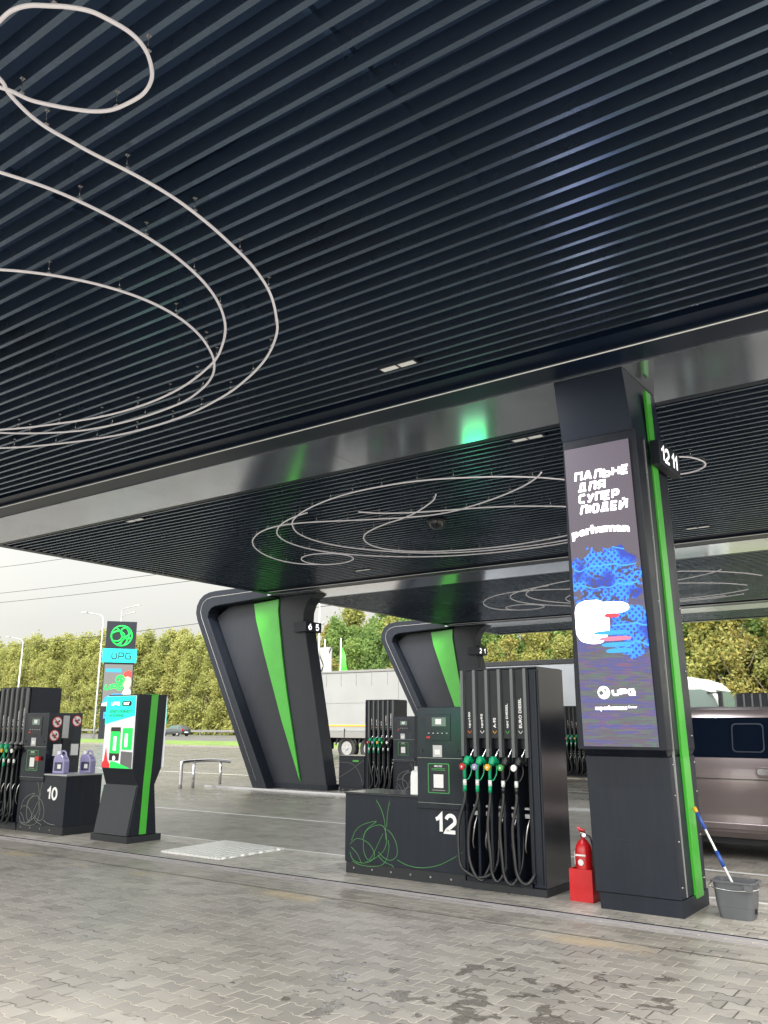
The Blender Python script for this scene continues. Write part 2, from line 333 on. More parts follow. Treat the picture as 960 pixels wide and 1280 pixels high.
# ------------------------------------------------------------------ mesh helpers
class MB:
    def __init__(s): s.v = []; s.f = []; s.sm = []
    def poly(s, pts, faces, smooth=False):
        o = len(s.v); s.v += [tuple(p) for p in pts]
        for f in faces: s.f.append([o+i for i in f]); s.sm.append(smooth)
        return s
    def box(s, x0, x1, y0, y1, z0, z1):
        p = [(x0, y0, z0), (x1, y0, z0), (x1, y1, z0), (x0, y1, z0), (x0, y0, z1), (x1, y0, z1), (x1, y1, z1), (x0, y1, z1)]
        return s.hexa(p)
    def hexa(s, p):
        return s.poly(p, [(0, 3, 2, 1), (4, 5, 6, 7), (0, 1, 5, 4), (1, 2, 6, 5), (2, 3, 7, 6), (3, 0, 4, 7)])
    def prism(s, pts, a, b, axis='y'):
        """pts: 2-D outline; extruded from a to b along axis ('y': pts are (x,z); 'x': pts are (y,z); 'z': pts are (x,y))"""
        f = {'y': lambda p, t: (p[0], t, p[1]), 'x': lambda p, t: (t, p[0], p[1]), 'z': lambda p, t: (p[0], p[1], t)}[axis]
        n = len(pts); P = [f(p, a) for p in pts]+[f(p, b) for p in pts]
        F = [tuple(range(n))[::-1], tuple(range(n, 2*n))]+[(i, (i+1) % n, n+(i+1) % n, n+i) for i in range(n)]
        return s.poly(P, F)
    def tube(s, pts, r, seg=8, caps=True, closed=False):
        pts = [Vector(p) for p in pts]; n = len(pts); rs = r if isinstance(r, (list, tuple)) else [r]*n
        rings = []; up = Vector((0, 0, 1)); prev = None
        for i, p in enumerate(pts):
            if closed: d = (pts[(i+1) % n]-pts[i-1]).normalized()
            else: d = (pts[min(i+1, n-1)]-pts[max(i-1, 0)]).normalized()
            if prev is None:
                a = d.cross(up) if abs(d.z) < .95 else d.cross(Vector((1, 0, 0)))
            else: a = prev-d*prev.dot(d)
            a.normalize(); prev = a; b = d.cross(a)
            rings.append([p+(a*math.cos(t)+b*math.sin(t))*rs[i] for t in [2*math.pi*k/seg for k in range(seg)]])
        V = [q for rg in rings for q in rg]; F = []
        for i in range(n if closed else n-1):
            j = (i+1) % n
            for k in range(seg):
                k2 = (k+1) % seg; F.append((i*seg+k, i*seg+k2, j*seg+k2, j*seg+k))
        o = len(s.v); s.poly(V, F, True)
        if caps and not closed:
            s.f.append([o+k for k in range(seg)][::-1]); s.sm.append(False)
            s.f.append([o+(n-1)*seg+k for k in range(seg)]); s.sm.append(False)
        return s
    def cyl(s, a, b, r, seg=20, r2=None): return s.tube([a, b], [r, r2 if r2 is not None else r], seg)
    def lathe(s, prof, c=(0, 0, 0), seg=28):
        V = []; F = []; n = len(prof)
        for k in range(seg):
            t = 2*math.pi*k/seg
            for r, z in prof: V.append((c[0]+r*math.cos(t), c[1]+r*math.sin(t), c[2]+z))
        for k in range(seg):
            k2 = (k+1) % seg
            for i in range(n-1): F.append((k*n+i, k2*n+i, k2*n+i+1, k*n+i+1))
        return s.poly(V, F, True)
    def quad(s, a, b, c, d): return s.poly([a, b, c, d], [(0, 1, 2, 3)])
    def build(s, name, m, parent=None, bevel=0, loc=None):
        me = bpy.data.meshes.new(name); me.from_pydata(s.v, [], s.f); me.update()
        for p, q in zip(me.polygons, s.sm): p.use_smooth = q
        me.materials.append(MATS[m])
        o = bpy.data.objects.new(name, me); C.objects.link(o)
        if loc: o.location = loc
        if parent is not None: o.parent = parent
        if bevel:
            md = o.modifiers.new('bevel', 'BEVEL'); md.width = bevel; md.segments = 2; md.limit_method = 'ANGLE'; md.angle_limit = R(40)
        return o
def tag(o, label=None, cat=None, group=None, kind=None):
    if label: o['label'] = label
    if cat: o['category'] = cat
    if group: o['group'] = group
    if kind: o['kind'] = kind
    return o
def empty(name, loc, rz=0, **k):
    o = bpy.data.objects.new(name, None); C.objects.link(o); o.location = loc; o.rotation_euler = (0, 0, rz); o.empty_display_size = .2
    return tag(o, **k)
def copy_tree(o, parent=None):
    c = o.copy(); C.objects.link(c)
    if parent is not None: c.parent = parent
    for ch in list(o.children): copy_tree(ch, c)
    return c
def smooth_path(pts, k=6, closed=False):
    P = [Vector(p) for p in pts]; n = len(P); out = []
    rngn = n if closed else n-1
    for i in range(rngn):
        p0, p1, p2, p3 = (P[(i-1) % n] if closed or i > 0 else P[0]), P[i], P[(i+1) % n], (P[(i+2) % n] if closed or i+2 < n else P[-1])
        for j in range(k):
            t = j/k
            out.append(.5*((2*p1)+(p2-p0)*t+(2*p0-5*p1+4*p2-p3)*t*t+(3*p1-p0-3*p2+p3)*t**3))
    if not closed: out.append(P[-1])
    return out
FRONT = (R(90), 0, 0); SIDE = (R(90), 0, R(90))
def text(body, w, h, m, parent, loc, rot=FRONT, bold=.02, ext=.0015, name='lettering', shear=0, arc=0):
    cu = bpy.data.curves.new(name, 'FONT'); cu.body = body; cu.size = 1; cu.offset = bold; cu.extrude = 0.01; cu.shear = shear; cu.resolution_u = 3
    t = bpy.data.objects.new(name, cu); C.objects.link(t)
    dg = bpy.context.evaluated_depsgraph_get(); dg.update()
    me = bpy.data.meshes.new_from_object(t.evaluated_get(dg)); bpy.data.objects.remove(t); bpy.data.curves.remove(cu)
    xs = [v.co.x for v in me.vertices]; ys = [v.co.y for v in me.vertices]
    x0, x1, y0, y1 = min(xs), max(xs), min(ys), max(ys)
    for v in me.vertices:
        v.co.x = (v.co.x-(x0+x1)/2)*w/(x1-x0); v.co.y = (v.co.y-(y0+y1)/2)*h/(y1-y0); v.co.z = (v.co.z/.01)*ext/2+ext/2
        if arc: v.co.y += arc*(1-(2*v.co.x/w)**2)
    me.materials.clear(); me.materials.append(MATS[m]); me.name = name
    o = bpy.data.objects.new(name, me); C.objects.link(o); o.location = loc; o.rotation_euler = rot; o.parent = parent
    return o
def flat(pts, m, parent, loc, rot=FRONT, name='print', th=.0012):
    """flat printed shape given as a 2-D outline in its own plane"""
    o = MB().prism(pts, 0, th, 'z').build(name, m, parent); o.location = loc; o.rotation_euler = rot
    return o
def rect(x0, x1, y0, y1): return [(x0, y0), (x1, y0), (x1, y1), (x0, y1)]
def rrect(x0, x1, y0, y1, r, k=4):
    out = []
    for cx, cy, a in ((x1-r, y0+r, -90), (x1-r, y1-r, 0), (x0+r, y1-r, 90), (x0+r, y0+r, 180)):
        for i in range(k+1): t = R(a+90*i/k); out.append((cx+r*math.cos(t), cy+r*math.sin(t)))
    return out
def circ(cx, cy, r, n=24, ry=None): return [(cx+r*math.cos(2*math.pi*i/n), cy+(ry or r)*math.sin(2*math.pi*i/n)) for i in range(n)]
def arc_(cx, cy, rx, ry, a0, a1, n=8): return [(cx+rx*math.cos(R(a0+(a1-a0)*i/n)), cy+ry*math.sin(R(a0+(a1-a0)*i/n))) for i in range(n+1)]
GL = {'1': [.55, [(.02, .72), (.20, .80), (.40, 1), (.40, 0)]],
 '0': [.68, arc_(.34, .5, .34, .5, 90, 450, 20)],
 '2': [.68, arc_(.34, .68, .33, .32, 165, -28, 9)+[(.06, .10), (.0, .0), (.68, 0)]],
 '5': [.66, [(.62, 1), (.10, 1), (.05, .52)]+arc_(.32, .34, .34, .34, 120, -150, 10)],
 '6': [.68, [(.50, 1), (.12, .52)]+arc_(.34, .32, .33, .32, 150, -210, 16)],
 '9': [.68, [(.18, 0), (.56, .48)]+arc_(.34, .68, .33, .32, -30, 330, 16)],
 'U': [1.0, [(0, 1), (0, .22), (.16, 0), (.84, 0), (1, .22), (1, 1)]],
 'P': [1.0, [(0, 0), (0, 1), (.84, 1), (1, .84), (1, .52), (.86, .38), (.14, .38)]],
 'G': [1.0, [(1, 1), (.16, 1), (0, .82), (0, .18), (.16, 0), (1, 0), (1, .52), (.52, .52)]],
 'П': [.72, [(0, 0), (0, 1), (.72, 1), (.72, 0)]], 'А': [.78, [(0, 0), (.30, 1), (.48, 1), (.78, 0)], [(.16, .30), (.62, .30)]],
 'Л': [.76, [(0, 0), (.10, .04), (.22, 1), (.76, 1), (.76, 0)]], 'Ь': [.68, [(0, 1), (0, 0), (.56, 0), (.68, .14), (.68, .44), (.56, .56), (.08, .56)]],
 'Н': [.72, [(0, 0), (0, 1)], [(.72, 0), (.72, 1)], [(.08, .5), (.64, .5)]], 'Е': [.62, [(.62, 1), (0, 1), (0, 0), (.62, 0)], [(.08, .5), (.54, .5)]],
 'Д': [.80, [(.06, -.12), (.06, .06), (.74, .06), (.74, -.12)], [(.16, .14), (.26, 1), (.64, 1), (.64, .14)]],
 'Я': [.70, [(.70, 0), (.70, 1), (.14, 1), (0, .86), (0, .58), (.14, .44), (.62, .44)], [(.0, .0), (.26, .38)]],
 'С': [.68, [(.68, 1), (.14, 1), (0, .84), (0, .16), (.14, 0), (.68, 0)]], 'У': [.72, [(0, 1), (.34, .36)], [(.72, 1), (.34, .1), (.26, 0), (.05, 0)]],
 'Р': [.68, [(0, 0), (0, 1), (.56, 1), (.68, .88), (.68, .54), (.56, .42), (.08, .42)]],
 'Ю': [.98, [(0, 0), (0, 1)], [(.08, .5), (.34, .5)], [(.40, .5), (.40, .82), (.52, 1), (.86, 1), (.98, .82), (.98, .18), (.86, 0), (.52, 0), (.40, .18), (.40, .5)]],
 'Й': [.74, [(0, 1), (0, 0), (.06, 0), (.68, 1), (.74, 1), (.74, 0)], [(.22, 1.22), (.52, 1.22)]]}
def glyphs(body, w, h, m, parent, loc, rot=FRONT, wt=.2, gap=.34, shear=0., ext=.002, name='lettering'):
    """bold block lettering from mitred strokes; wt is the stroke weight against the height"""
    adv = 0; strokes = []
    for ch in body:
        g_ = GL[ch]
        polys = [g_[1:]] if isinstance(g_[1], tuple) else g_[1:]
        for pl in polys: strokes.append([(adv+x*(1), y) for x, y in pl])
        adv += g_[0]+gap+wt*.4
    adv -= gap+wt*.4
    iw = w-wt*h*.9; ih = h*(1-wt)
    b = MB(); hw = wt*h/2
    for k, pl in enumerate(strokes):
        P = [Vector((x/adv*iw-iw/2+shear*(y-.5)*h, (y-.5)*ih)) for x, y in pl]
        P = [p for i, p in enumerate(P) if i == 0 or (p-P[i-1]).length > 1e-5]
        Lf = []; Rt = []; n = len(P); closed = (P[0]-P[-1]).length < 1e-4
        for i in range(n):
            d0 = (P[i]-P[i-1]).normalized() if i > 0 else ((P[0]-P[-2]).normalized() if closed else None)
            d1 = (P[i+1]-P[i]).normalized() if i < n-1 else ((P[1]-P[0]).normalized() if closed else None)
            if d0 is None: d0 = d1
            if d1 is None: d1 = d0
            n0 = Vector((-d0.y, d0.x)); n1 = Vector((-d1.y, d1.x)); mm = (n0+n1)
            mm = mm.normalized() if mm.length > 1e-4 else n0
            q = mm*(hw/max(.45, mm.dot(n0)))
            Lf.append(P[i]+q); Rt.append(P[i]-q)
        z0 = k*.00012; z1 = ext+k*.00012
        V = [(p.x, p.y, z) for z in (z0, z1) for p in Lf+Rt]; F = []
        for i in range(n-1):
            a, b_, c, d = i, i+1, n+i+1, n+i; o = 2*n
            F += [(o+a, o+d, o+c, o+b_), (a, b_, c, d), (a, o+a, o+b_, b_), (d, c, o+c, o+d)]
        F += [(0, n, 3*n, 2*n), (n-1, 3*n-1, 4*n-1, 2*n-1)]
        b.poly(V, F)
    o = b.build(name, m, parent); o.location = loc; o.rotation_euler = rot
    return o
def emblem(r, th, m, parent, loc, rot=FRONT, name='emblem'):
    """round ball emblem of interlaced arcs"""
    b = MB()
    def st(p, closed=False): b.tube([(x*r, y*r, 0) for x, y, *_ in smooth_path([(q[0], q[1], 0) for q in p], 5, closed)], th, 6, closed=closed)
    st(circ(0, 0, 1, 28), True)
    st([(-.97, .2), (-.45, .45), (.1, .3), (.3, -.1), (.05, -.55), (-.35, -.92)])
    st([(-.85, -.5), (-.35, -.55), (.0, -.25), (.0, .25), (-.35, .6), (-.6, .8)])
    st([(.6, .8), (.1, .75), (-.1, .4), (.1, -.1), (.55, -.3), (.97, -.2)])
    st([(.2, .97), (.6, .55), (.7, .0), (.55, -.5), (.3, -.95)])
    st([(-.1, -.98), (.1, -.5), (.5, -.05), (.93, .35)])
    o = b.build(name, m, parent); o.location = loc; o.rotation_euler = rot
    return o

# ------------------------------------------------------------------ ground, road, grass
PITCH = 8.9
def struct(o): o['kind'] = 'structure'; return o
def sheet(name, m, x0, x1, y0, y1, z): return struct(MB().quad((x0, y0, z), (x1, y0, z), (x1, y1, z), (x0, y1, z)).build(name, m))
sheet('ground', 'earth', -1500, 1500, -1500, 1500, -.012)
sheet('paved_forecourt', 'pavers', -140, 60, -30, 43, 0)
struct(MB().box(-200, 60, 43, 43.2, -.01, .12).build('kerb', 'gutter'))
o = MB().box(-200, 60, 43.2, 55, -.01, .10).build('grass_strip', 'grass'); tag(o, kind='structure')
sheet('road', 'asphalt', -400, 200, 55, 84, -.004)
for yy in (56.0, 69.4, 82.5): sheet('road_marking', 'paint_white', -300, 100, yy, yy+.16, .002)
# island 1: gutter, chrome edging, small pavers
sheet('gutter', 'gutter_pavers', -40, 14, 6.74, 7.26, .004)
struct(MB().box(-40, 14, 7.26, 8.84, -.02, .012).build('pump_island_paving', 'island_pavers'))
for y0_, y1_, z1_, m_ in ((7.225, 7.236, .014, 'edging_metal'), (7.2365, 7.2995, .008, 'joint_black'), (7.300, 7.312, .030, 'edging_metal'), (7.3125, 7.375, .024, 'joint_black')):
    struct(MB().box(-40, 14, y0_, y1_, -.005, z1_).build('kerb_edging', m_))
struct(MB().box(-11.0, 14, 8.842, 8.90, -.005, .010).build('kerb_edging', 'paint_white'))
struct(MB().box(-17.35, 14, 7.30+PITCH, 8.84+PITCH, -.02, .035).build('pump_island_paving', 'island_pavers'))
struct(MB().box(-17.38, 14, 7.25+PITCH, 7.298+PITCH, -.005, .045).build('kerb_edging', 'chrome'))
struct(MB().box(-17.35, 14, 7.30+2*PITCH, 8.84+2*PITCH, -.02, .035).build('pump_island_paving', 'island_pavers'))
sheet('lane_line', 'paint_white', -30, -6.5, 11.62, 11.72, .004)
sheet('lane_line', 'paint_white', -5.2, 8, 10.47, 10.56, .004)
sheet('lane_line', 'paint_white', -30, 8, 20.4, 20.5, .004)

# ------------------------------------------------------------------ canopies
ZC = 4.90
CX0, CX1 = -15.35, 0.1
def canopy(y0, y1, label, first=False, led=True):
    r = empty('canopy', ((CX0+CX1)/2, (y0+y1)/2, ZC), label=label, cat='canopy', group='forecourt canopy bays')
    ox, oy, oz = r.location
    def B(mb, n, m_, **k):
        mb.v = [(x-ox, y-oy, z-oz) for x, y, z in mb.v]; return mb.build(n, m_, r, **k)
    ys0 = y0+.16; ys1 = y1-.62 if led else y1-.3
    sl = MB(); n = int((ys1-ys0)/.157)
    for i in range(n):
        y = ys0+i*.157+.03
        sl.box(CX0+.2, CX1-.2, y, y+.036, ZC+.006, ZC+.115)
    B(sl, 'slat_ceiling', 'slat')
    B(MB().box(CX0+.2, CX1-.2, y0+.1, y1-.1, ZC+.62, ZC+.80), 'roof_deck', 'roof_dark')
    # hidden carriers and ducts above the slats
    cb = MB(); rr = random.Random(int(y0*10))
    x = CX0+1.0
    while x < CX1-1:
        cb.box(x, x+.04, y0+.15, y1-.5, ZC+.118, ZC+.165); x += 2.4
    for i in range(10):
        a = rr.uniform(CX0+1, CX1-3); b_ = rr.uniform(y0+.5, y1-1.5); cb.box(a, a+rr.uniform(.4, 1.6), b_, b_+rr.uniform(.2, .7), ZC+.30, ZC+.42)
    if led: B(cb, 'ceiling_carrier', 'roof_dark')
    fr = MB()
    fr.box(CX0, CX0+.2, y0, y1, ZC, ZC+.85); fr.box(CX1-.2, CX1, y0, y1, ZC, ZC+.85)
    fr.box(CX0+.2, CX1-.2, y0, y0+.13, ZC, ZC+.85)
    if led:
        fr.box(CX0+.2, CX1-.2, y1-.40, y1, ZC, ZC+.85); fr.box(CX0+.2, CX1-.2, y1-.60, y1-.402, ZC+.035, ZC+.5)
    else: fr.box(CX0+.2, CX1-.2, y1-.25, y1, ZC, ZC+.85)
    B(fr, 'edge_frame', 'edge_dark')
    B(MB().box(CX0-.01, CX1+.01, y0, y1, ZC+.853, ZC+.90), 'roof_cap', 'anthracite')
    if led: B(MB().box(CX0+.3, CX1-.3, y1-.372, y1-.356, ZC-.006, ZC-.001), 'light_strip', 'strip')
    return r
BEAM = (7.335, 8.455)
canopy(-.1, BEAM[0], 'nearest dark slatted canopy bay, filling the top of the picture')
canopy(BEAM[1], BEAM[0]+PITCH, 'second slatted canopy bay, just beyond the wide grey beam with the green glow')
canopy(BEAM[1]+PITCH, BEAM[0]+2*PITCH, 'third slatted canopy bay, the far one reaching the farther slanted pylon')
canopy(BEAM[1]+2*PITCH, BEAM[1]+2*PITCH+2.6, 'short dark canopy end bay seen as a thin strip against the trees', led=False)
bl = ['wide reflective grey soffit beam meeting the tall column with the screen', 'grey reflective soffit beam leaving the nearer slanted pylon', 'thin far grey soffit beam above the farther slanted pylon']
for k in range(3):
    y0, y1 = BEAM[0]+k*PITCH+.004, BEAM[1]+k*PITCH-.004
    r = empty('soffit_beam', (-5, (y0+y1)/2, ZC), label=bl[k], cat='beam', group='soffit beams between the canopy bays')
    oy = (y0+y1)/2
    b = MB()
    xs = [-15.45, -13.05, -9.75, -6.45, -3.15, .1]
    for i in range(len(xs)-1): b.box(xs[i]+5+.003, xs[i+1]+5-.003, y0-oy, y1-oy, -.012, .02)
    b.build('soffit_panel', 'soffit', r)
    MB().box(-10.4, 5.05, y0-oy+.01, y1-oy-.01, .021, .5).build('beam_core', 'black_matte', r)

# ------------------------------------------------------------------ recessed ceiling lights, camera dome
def spot(x, y, label, lit=True):
    r = empty('ceiling_light', (x, y, ZC), label=label, cat='ceiling light', group='recessed double ceiling lights')
    MB().box(-.21, .21, -.055, .055, .0, .07).build('housing', 'black_metal', r, bevel=.004)
    for s in (-1, 1): MB().box(s*.10-.085, s*.10+.085, -.035, .035, -.004, -.001).build('lens', 'strip', r)
    for o in r.children: o.location.z = -.004
    ld = bpy.data.lights.new('downlight_beam', 'AREA'); ld.shape = 'RECTANGLE'; ld.size = .38; ld.size_y = .07; ld.energy = 20; ld.color = (.96, .98, 1)
    lo = bpy.data.objects.new('downlight_beam', ld); C.objects.link(lo); lo.parent = r; lo.location = (0, 0, -.012)
spot(-4.24, 6.13, 'double downlight in the nearest slatted ceiling, left of the column')
spot(-4.18, 8.74, 'double downlight just left of the column at the front edge of the second ceiling')
spot(-11.4, 8.74, 'double downlight at the front left corner of the second ceiling')
spot(-11.13, 14.70, 'double downlight at the far edge of the second ceiling, near the little closed light ring')
spot(-3.90, 14.70, 'double downlight right of the column at the far edge of the second ceiling')
spot(-3.75, 23.5, 'double downlight at the far edge of the third ceiling, right of the column')
r = empty('dome_camera', (-7.28, 11.62, ZC), label='small dark dome camera hanging under the second slatted ceiling', cat='camera')
MB().lathe([(0, .02), (.13, .02), (.15, 0), (.15, -.03), (.13, -.04)]).build('base', 'black_metal', r)
MB().lathe([(.13, -.04), (.12, -.09), (.08, -.14), (.0, -.16)]).build('dome', 'black_gloss', r)

# ------------------------------------------------------------------ curved light tubes
RG = {"A":[[-3.39,1.62],[-3.29,1.62],[-3.2,1.65],[-3.12,1.71],[-3.06,1.76],[-3.0,1.83],[-2.97,1.91],[-2.95,2.02],[-2.97,2.12],[-3.03,2.21],[-3.11,2.28],[-3.22,2.32],[-3.34,2.32],[-3.46,2.3],[-3.55,2.25],[-3.63,2.17],[-3.7,2.08],[-3.75,2.0],[-3.77,1.91],[-3.8,1.84],[-3.8,1.76],[-3.7,1.67],[-3.54,1.63]],
"B":[[-3.62,1.40],[-3.67,1.62],[-3.74,1.83],[-3.79,1.9],[-3.83,1.99],[-3.86,2.09],[-3.87,2.2],[-3.86,2.33],[-3.85,2.46],[-3.81,2.75],[-3.8,3.03],[-3.83,3.31],[-3.89,3.6],[-3.98,3.92],[-4.14,4.26],[-4.37,4.58],[-4.60,4.83],[-5.01,5.13],[-5.52,5.38],[-6.05,5.56],[-6.82,5.70],[-7.77,5.68],[-8.69,5.45],[-9.37,5.15],[-9.93,4.68],[-10.31,3.78]],
"C":[[-4.58,1.93],[-4.46,2.22],[-4.36,2.48],[-4.31,2.73],[-4.29,3.02],[-4.3,3.31],[-4.35,3.60],[-4.45,3.90],[-4.61,4.19],[-4.84,4.47],[-5.13,4.71],[-5.46,4.91],[-6.06,5.12],[-6.68,5.22],[-7.32,5.21],[-7.94,5.08],[-8.75,4.79],[-9.46,4.25]],
"D":[[-5.91,2.55],[-5.56,2.82],[-5.33,3.05],[-5.15,3.32],[-5.04,3.60],[-5.0,3.88],[-5.03,4.16],[-5.12,4.43],[-5.26,4.68],[-5.44,4.91],[-5.69,5.12],[-6.03,5.29],[-6.5,5.42],[-7.29,5.45],[-8.11,5.31],[-8.85,4.85],[-9.3,4.17]],
"loop":[[-11.05,12.55],[-10.80,12.37],[-10.52,12.32],[-10.26,12.42],[-10.1,12.64],[-10.08,12.91],[-10.21,13.16],[-10.48,13.33],[-10.79,13.38],[-11.06,13.29],[-11.20,13.06],[-11.18,12.79]],
"E":[[-11.05,13.30],[-11.38,12.99],[-11.5,12.61],[-11.46,12.19],[-11.29,11.68],[-11.0,11.17],[-10.62,10.73],[-10.16,10.38],[-9.78,10.2],[-9.45,10.13],[-9.12,10.15],[-8.81,10.24],[-8.50,10.37],[-8.17,10.53],[-7.77,10.70],[-7.4,10.85],[-7.07,10.94],[-6.76,10.97],[-6.43,10.92],[-6.09,10.81],[-5.73,10.67],[-5.36,10.49],[-4.98,10.26],[-4.68,10.01],[-4.52,9.82]],
"G":[[-7.77,10.13],[-7.58,10.36],[-7.35,10.52],[-7.12,10.64],[-6.79,10.77],[-6.42,10.89],[-6.06,11.01],[-5.71,11.17],[-5.38,11.38],[-5.07,11.62],[-4.82,11.90],[-4.58,12.31]],
"H":[[-6.23,9.95],[-6.43,10.20],[-6.71,10.43],[-7.0,10.64],[-7.27,10.80],[-7.55,10.92],[-7.87,11.03],[-8.23,11.20],[-8.63,11.46],[-8.93,11.82],[-9.1,12.24],[-9.12,12.60],[-9.02,12.91],[-8.81,13.17],[-8.47,13.42],[-8.05,13.60],[-7.57,13.72],[-7.08,13.76],[-6.52,13.72],[-5.9,13.59],[-5.29,13.37],[-4.72,13.03]],
"I":[[-8.45,9.71],[-8.78,9.80],[-9.16,9.97],[-9.55,10.24],[-9.92,10.63],[-10.17,11.13],[-10.26,11.64],[-10.23,12.08],[-10.12,12.44],[-9.95,12.76],[-9.73,13.06],[-9.46,13.34],[-9.16,13.60],[-8.77,13.84],[-8.28,14.04],[-7.64,14.18],[-6.92,14.22],[-6.17,14.15],[-5.54,13.98],[-4.99,13.73]],
"J":[[-3.99,11.1],[-4.2,10.62],[-4.44,10.28],[-4.68,9.99],[-4.98,9.74],[-5.34,9.52],[-5.76,9.32],[-6.18,9.2],[-6.62,9.16],[-7.04,9.17],[-7.47,9.24],[-7.92,9.38],[-8.36,9.57],[-8.72,9.78],[-9.02,10.01],[-9.27,10.29],[-9.54,10.73],[-9.68,11.25],[-9.68,11.74],[-9.57,12.2],[-9.35,12.65],[-9.11,13.02],[-8.88,13.29],[-8.56,13.56],[-8.16,13.77],[-7.69,13.91],[-7.17,13.98],[-6.6,14.0],[-6.04,13.93],[-5.44,13.73]],
"K":[[-2.98,10.13],[-2.84,10.2],[-2.74,10.3],[-2.68,10.46],[-2.66,10.62],[-2.70,10.77],[-2.81,10.89],[-2.95,10.95],[-3.08,10.94],[-3.20,10.86],[-3.28,10.70],[-3.26,10.43],[-3.13,10.22]]}
hang = None
def ring(key, label, closed=False, dy=0., group='curved white light tubes hung under the slats'):
    global hang
    P = RG[key]; c = P[len(P)//2]; z = 4.80
    r = empty('curved_light', (c[0], c[1]+dy, z), label=label, cat='ceiling light', group=group)
    loc = [(x-c[0], y-c[1], 0) for x, y in P]; sp = smooth_path(loc, 8, closed)
    MB().tube(sp, .0105, 8, closed=closed).build('light_tube', 'tube', r)
    acc = .2
    for i in range(1, len(sp)):
        acc += (sp[i]-sp[i-1]).length
        if acc > .50:
            acc = 0
            if hang is None:
                h = MB(); h.tube([(0, 0, .012), (0, 0, .12)], .004, 5); h.box(-.02, .02, -.012, .012, .012, .03)
                h.box(-.012, .012, -.012, .012, .105, .12)
                hang = h.build('hanger', 'steel', r)
                q = hang
            else: q = hang.copy(); C.objects.link(q); q.parent = r
            q.location = sp[i]
ring('A', 'bright closed light loop at the very top left of the nearest ceiling', True)
ring('B', 'long outermost curved light tube sweeping round the nearest ceiling below the top left loop')
ring('C', 'middle one of the three nested curved light tubes at the left of the nearest ceiling')
ring('D', 'innermost of the three nested curved light tubes at the left of the nearest ceiling')
for dy, w_ in ((0, 'second'), (PITCH-.15, 'third, distant')):
    ring('loop', f'small closed light ring at the left end of the {w_} ceiling', True, dy)
    ring('E', f'curved light tube reaching farthest left on the {w_} ceiling', False, dy)
    ring('G', f'nearly straight light tube running towards the column on the {w_} ceiling', False, dy)
    ring('H', f'hook shaped inner light tube in the middle of the {w_} ceiling', False, dy)
    ring('I', f'lowest long curved light tube on the {w_} ceiling passing the small ring', False, dy)
    ring('J', f'widest oval light tube near the front of the {w_} ceiling', False, dy)
    ring('K', f'little closed light loop right of the column on the {w_} ceiling' if dy == 0 else 'small closed light loop at the right of the third, distant ceiling', True, dy)

# ------------------------------------------------------------------ slanted pylons
def number_sign(parent, txts, x, y0, y1, z0, z1, name='number_sign', dep=.09):
    s = MB().box(0, dep, y0, y1, z0, z1).build(name, 'anthracite', parent, bevel=.006, loc=(x, 0, 0))
    for i, t in enumerate(txts):
        w = (y1-y0)*.38; c = y0+(y1-y0)*(.27+.46*i)
        glyphs(t, w*(.55 if len(t) == 1 else 1.0)*(.8 if t == '11' else 1), (z1-z0)*.66, 'white_glow', s, (dep+.001, c, (z0+z1)/2), SIDE, .17, .12)
    return s
def pylon(k, txts, label):
    dy = (k-1)*PITCH; yf = 7.345+dy; yb = 8.445+dy
    r = empty('canopy_pylon', (-15.2, yf, 0), label=label, cat='pylon', group='slanted canopy pylons with a green stripe')
    X = lambda pts: [(x+15.2, z) for x, z in pts]
    def arc(cx, cz, rad, a0, a1, n=7): return [(cx+rad*math.cos(R(a0+(a1-a0)*i/n)), cz+rad*math.sin(R(a0+(a1-a0)*i/n))) for i in range(n+1)]
    outer = [(-15.72, .0), (-18.12, 4.42)]+[(-18.19, 4.62), (-18.17, 4.82), (-18.07, 4.99), (-17.91, 5.11), (-17.7, 5.17), (-17.45, 5.19)]+[(-15.37, 5.19)]
    inner = [(-15.37, 4.85), (-17.15, 4.775)]+[(-17.42, 4.76), (-17.58, 4.71), (-17.68, 4.60), (-17.70, 4.46)]+[(-15.24, .0)]
    MB().prism(X(outer+inner), 0, yb-yf, 'y').build('frame_ribbon', 'anthracite', r, bevel=.02)
    # light line let into the ribbon
    ln = [(-15.62, .22), (-17.93, 4.46)]+[(-17.99, 4.62), (-17.97, 4.78), (-17.89, 4.90), (-17.76, 4.98), (-17.55, 5.02)]+[(-15.5, 5.05)]
    MB().tube([(x+15.2, -.001, z) for x, z in ln], .008, 6).build('light_line', 'strip_dim', r)
    body = [(-15.25, .0), (-13.60, .0), (-13.62, .20), (-13.93, 1.72), (-14.34, 3.66), (-14.47, 4.22), (-14.46, 4.42), (-14.38, 4.62), (-14.24, 4.78), (-14.02, 4.88), (-15.3, 4.885), (-15.36, 4.84), (-17.2, 4.772), (-17.69, 4.5)]
    MB().prism(X(body), .34, yb-yf-.34, 'y').build('infill_panel', 'anthracite_light', r, bevel=.015)
    MB().box(-.15, 1.63, .325, yb-yf-.325, 0, .17).build('plinth', 'anthracite', r)
    gs = [(-16.22, 4.76), (-15.32, 4.82), (-15.33, 4.5), (-15.13, 3.3), (-14.97, 2.5), (-14.78, 1.7), (-14.42, .22), (-15.10, 1.7), (-15.42, 2.5), (-15.76, 3.34), (-16.12, 4.3)]
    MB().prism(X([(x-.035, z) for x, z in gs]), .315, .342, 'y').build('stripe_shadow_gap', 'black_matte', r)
    MB().prism(X(gs), .290, .338, 'y').build('green_stripe', 'green', r, bevel=.008)
    number_sign(r, txts, .50, .22, .84, 3.90, 4.16, dep=.42)
    return r
pylon(2, ('6', '5'), 'nearer slanted dark pylon with a green wedge stripe, left of the lorry trailer')
pylon(3, ('2', '1'), 'farther slanted dark pylon with a green stripe, partly behind the number 12 pump')

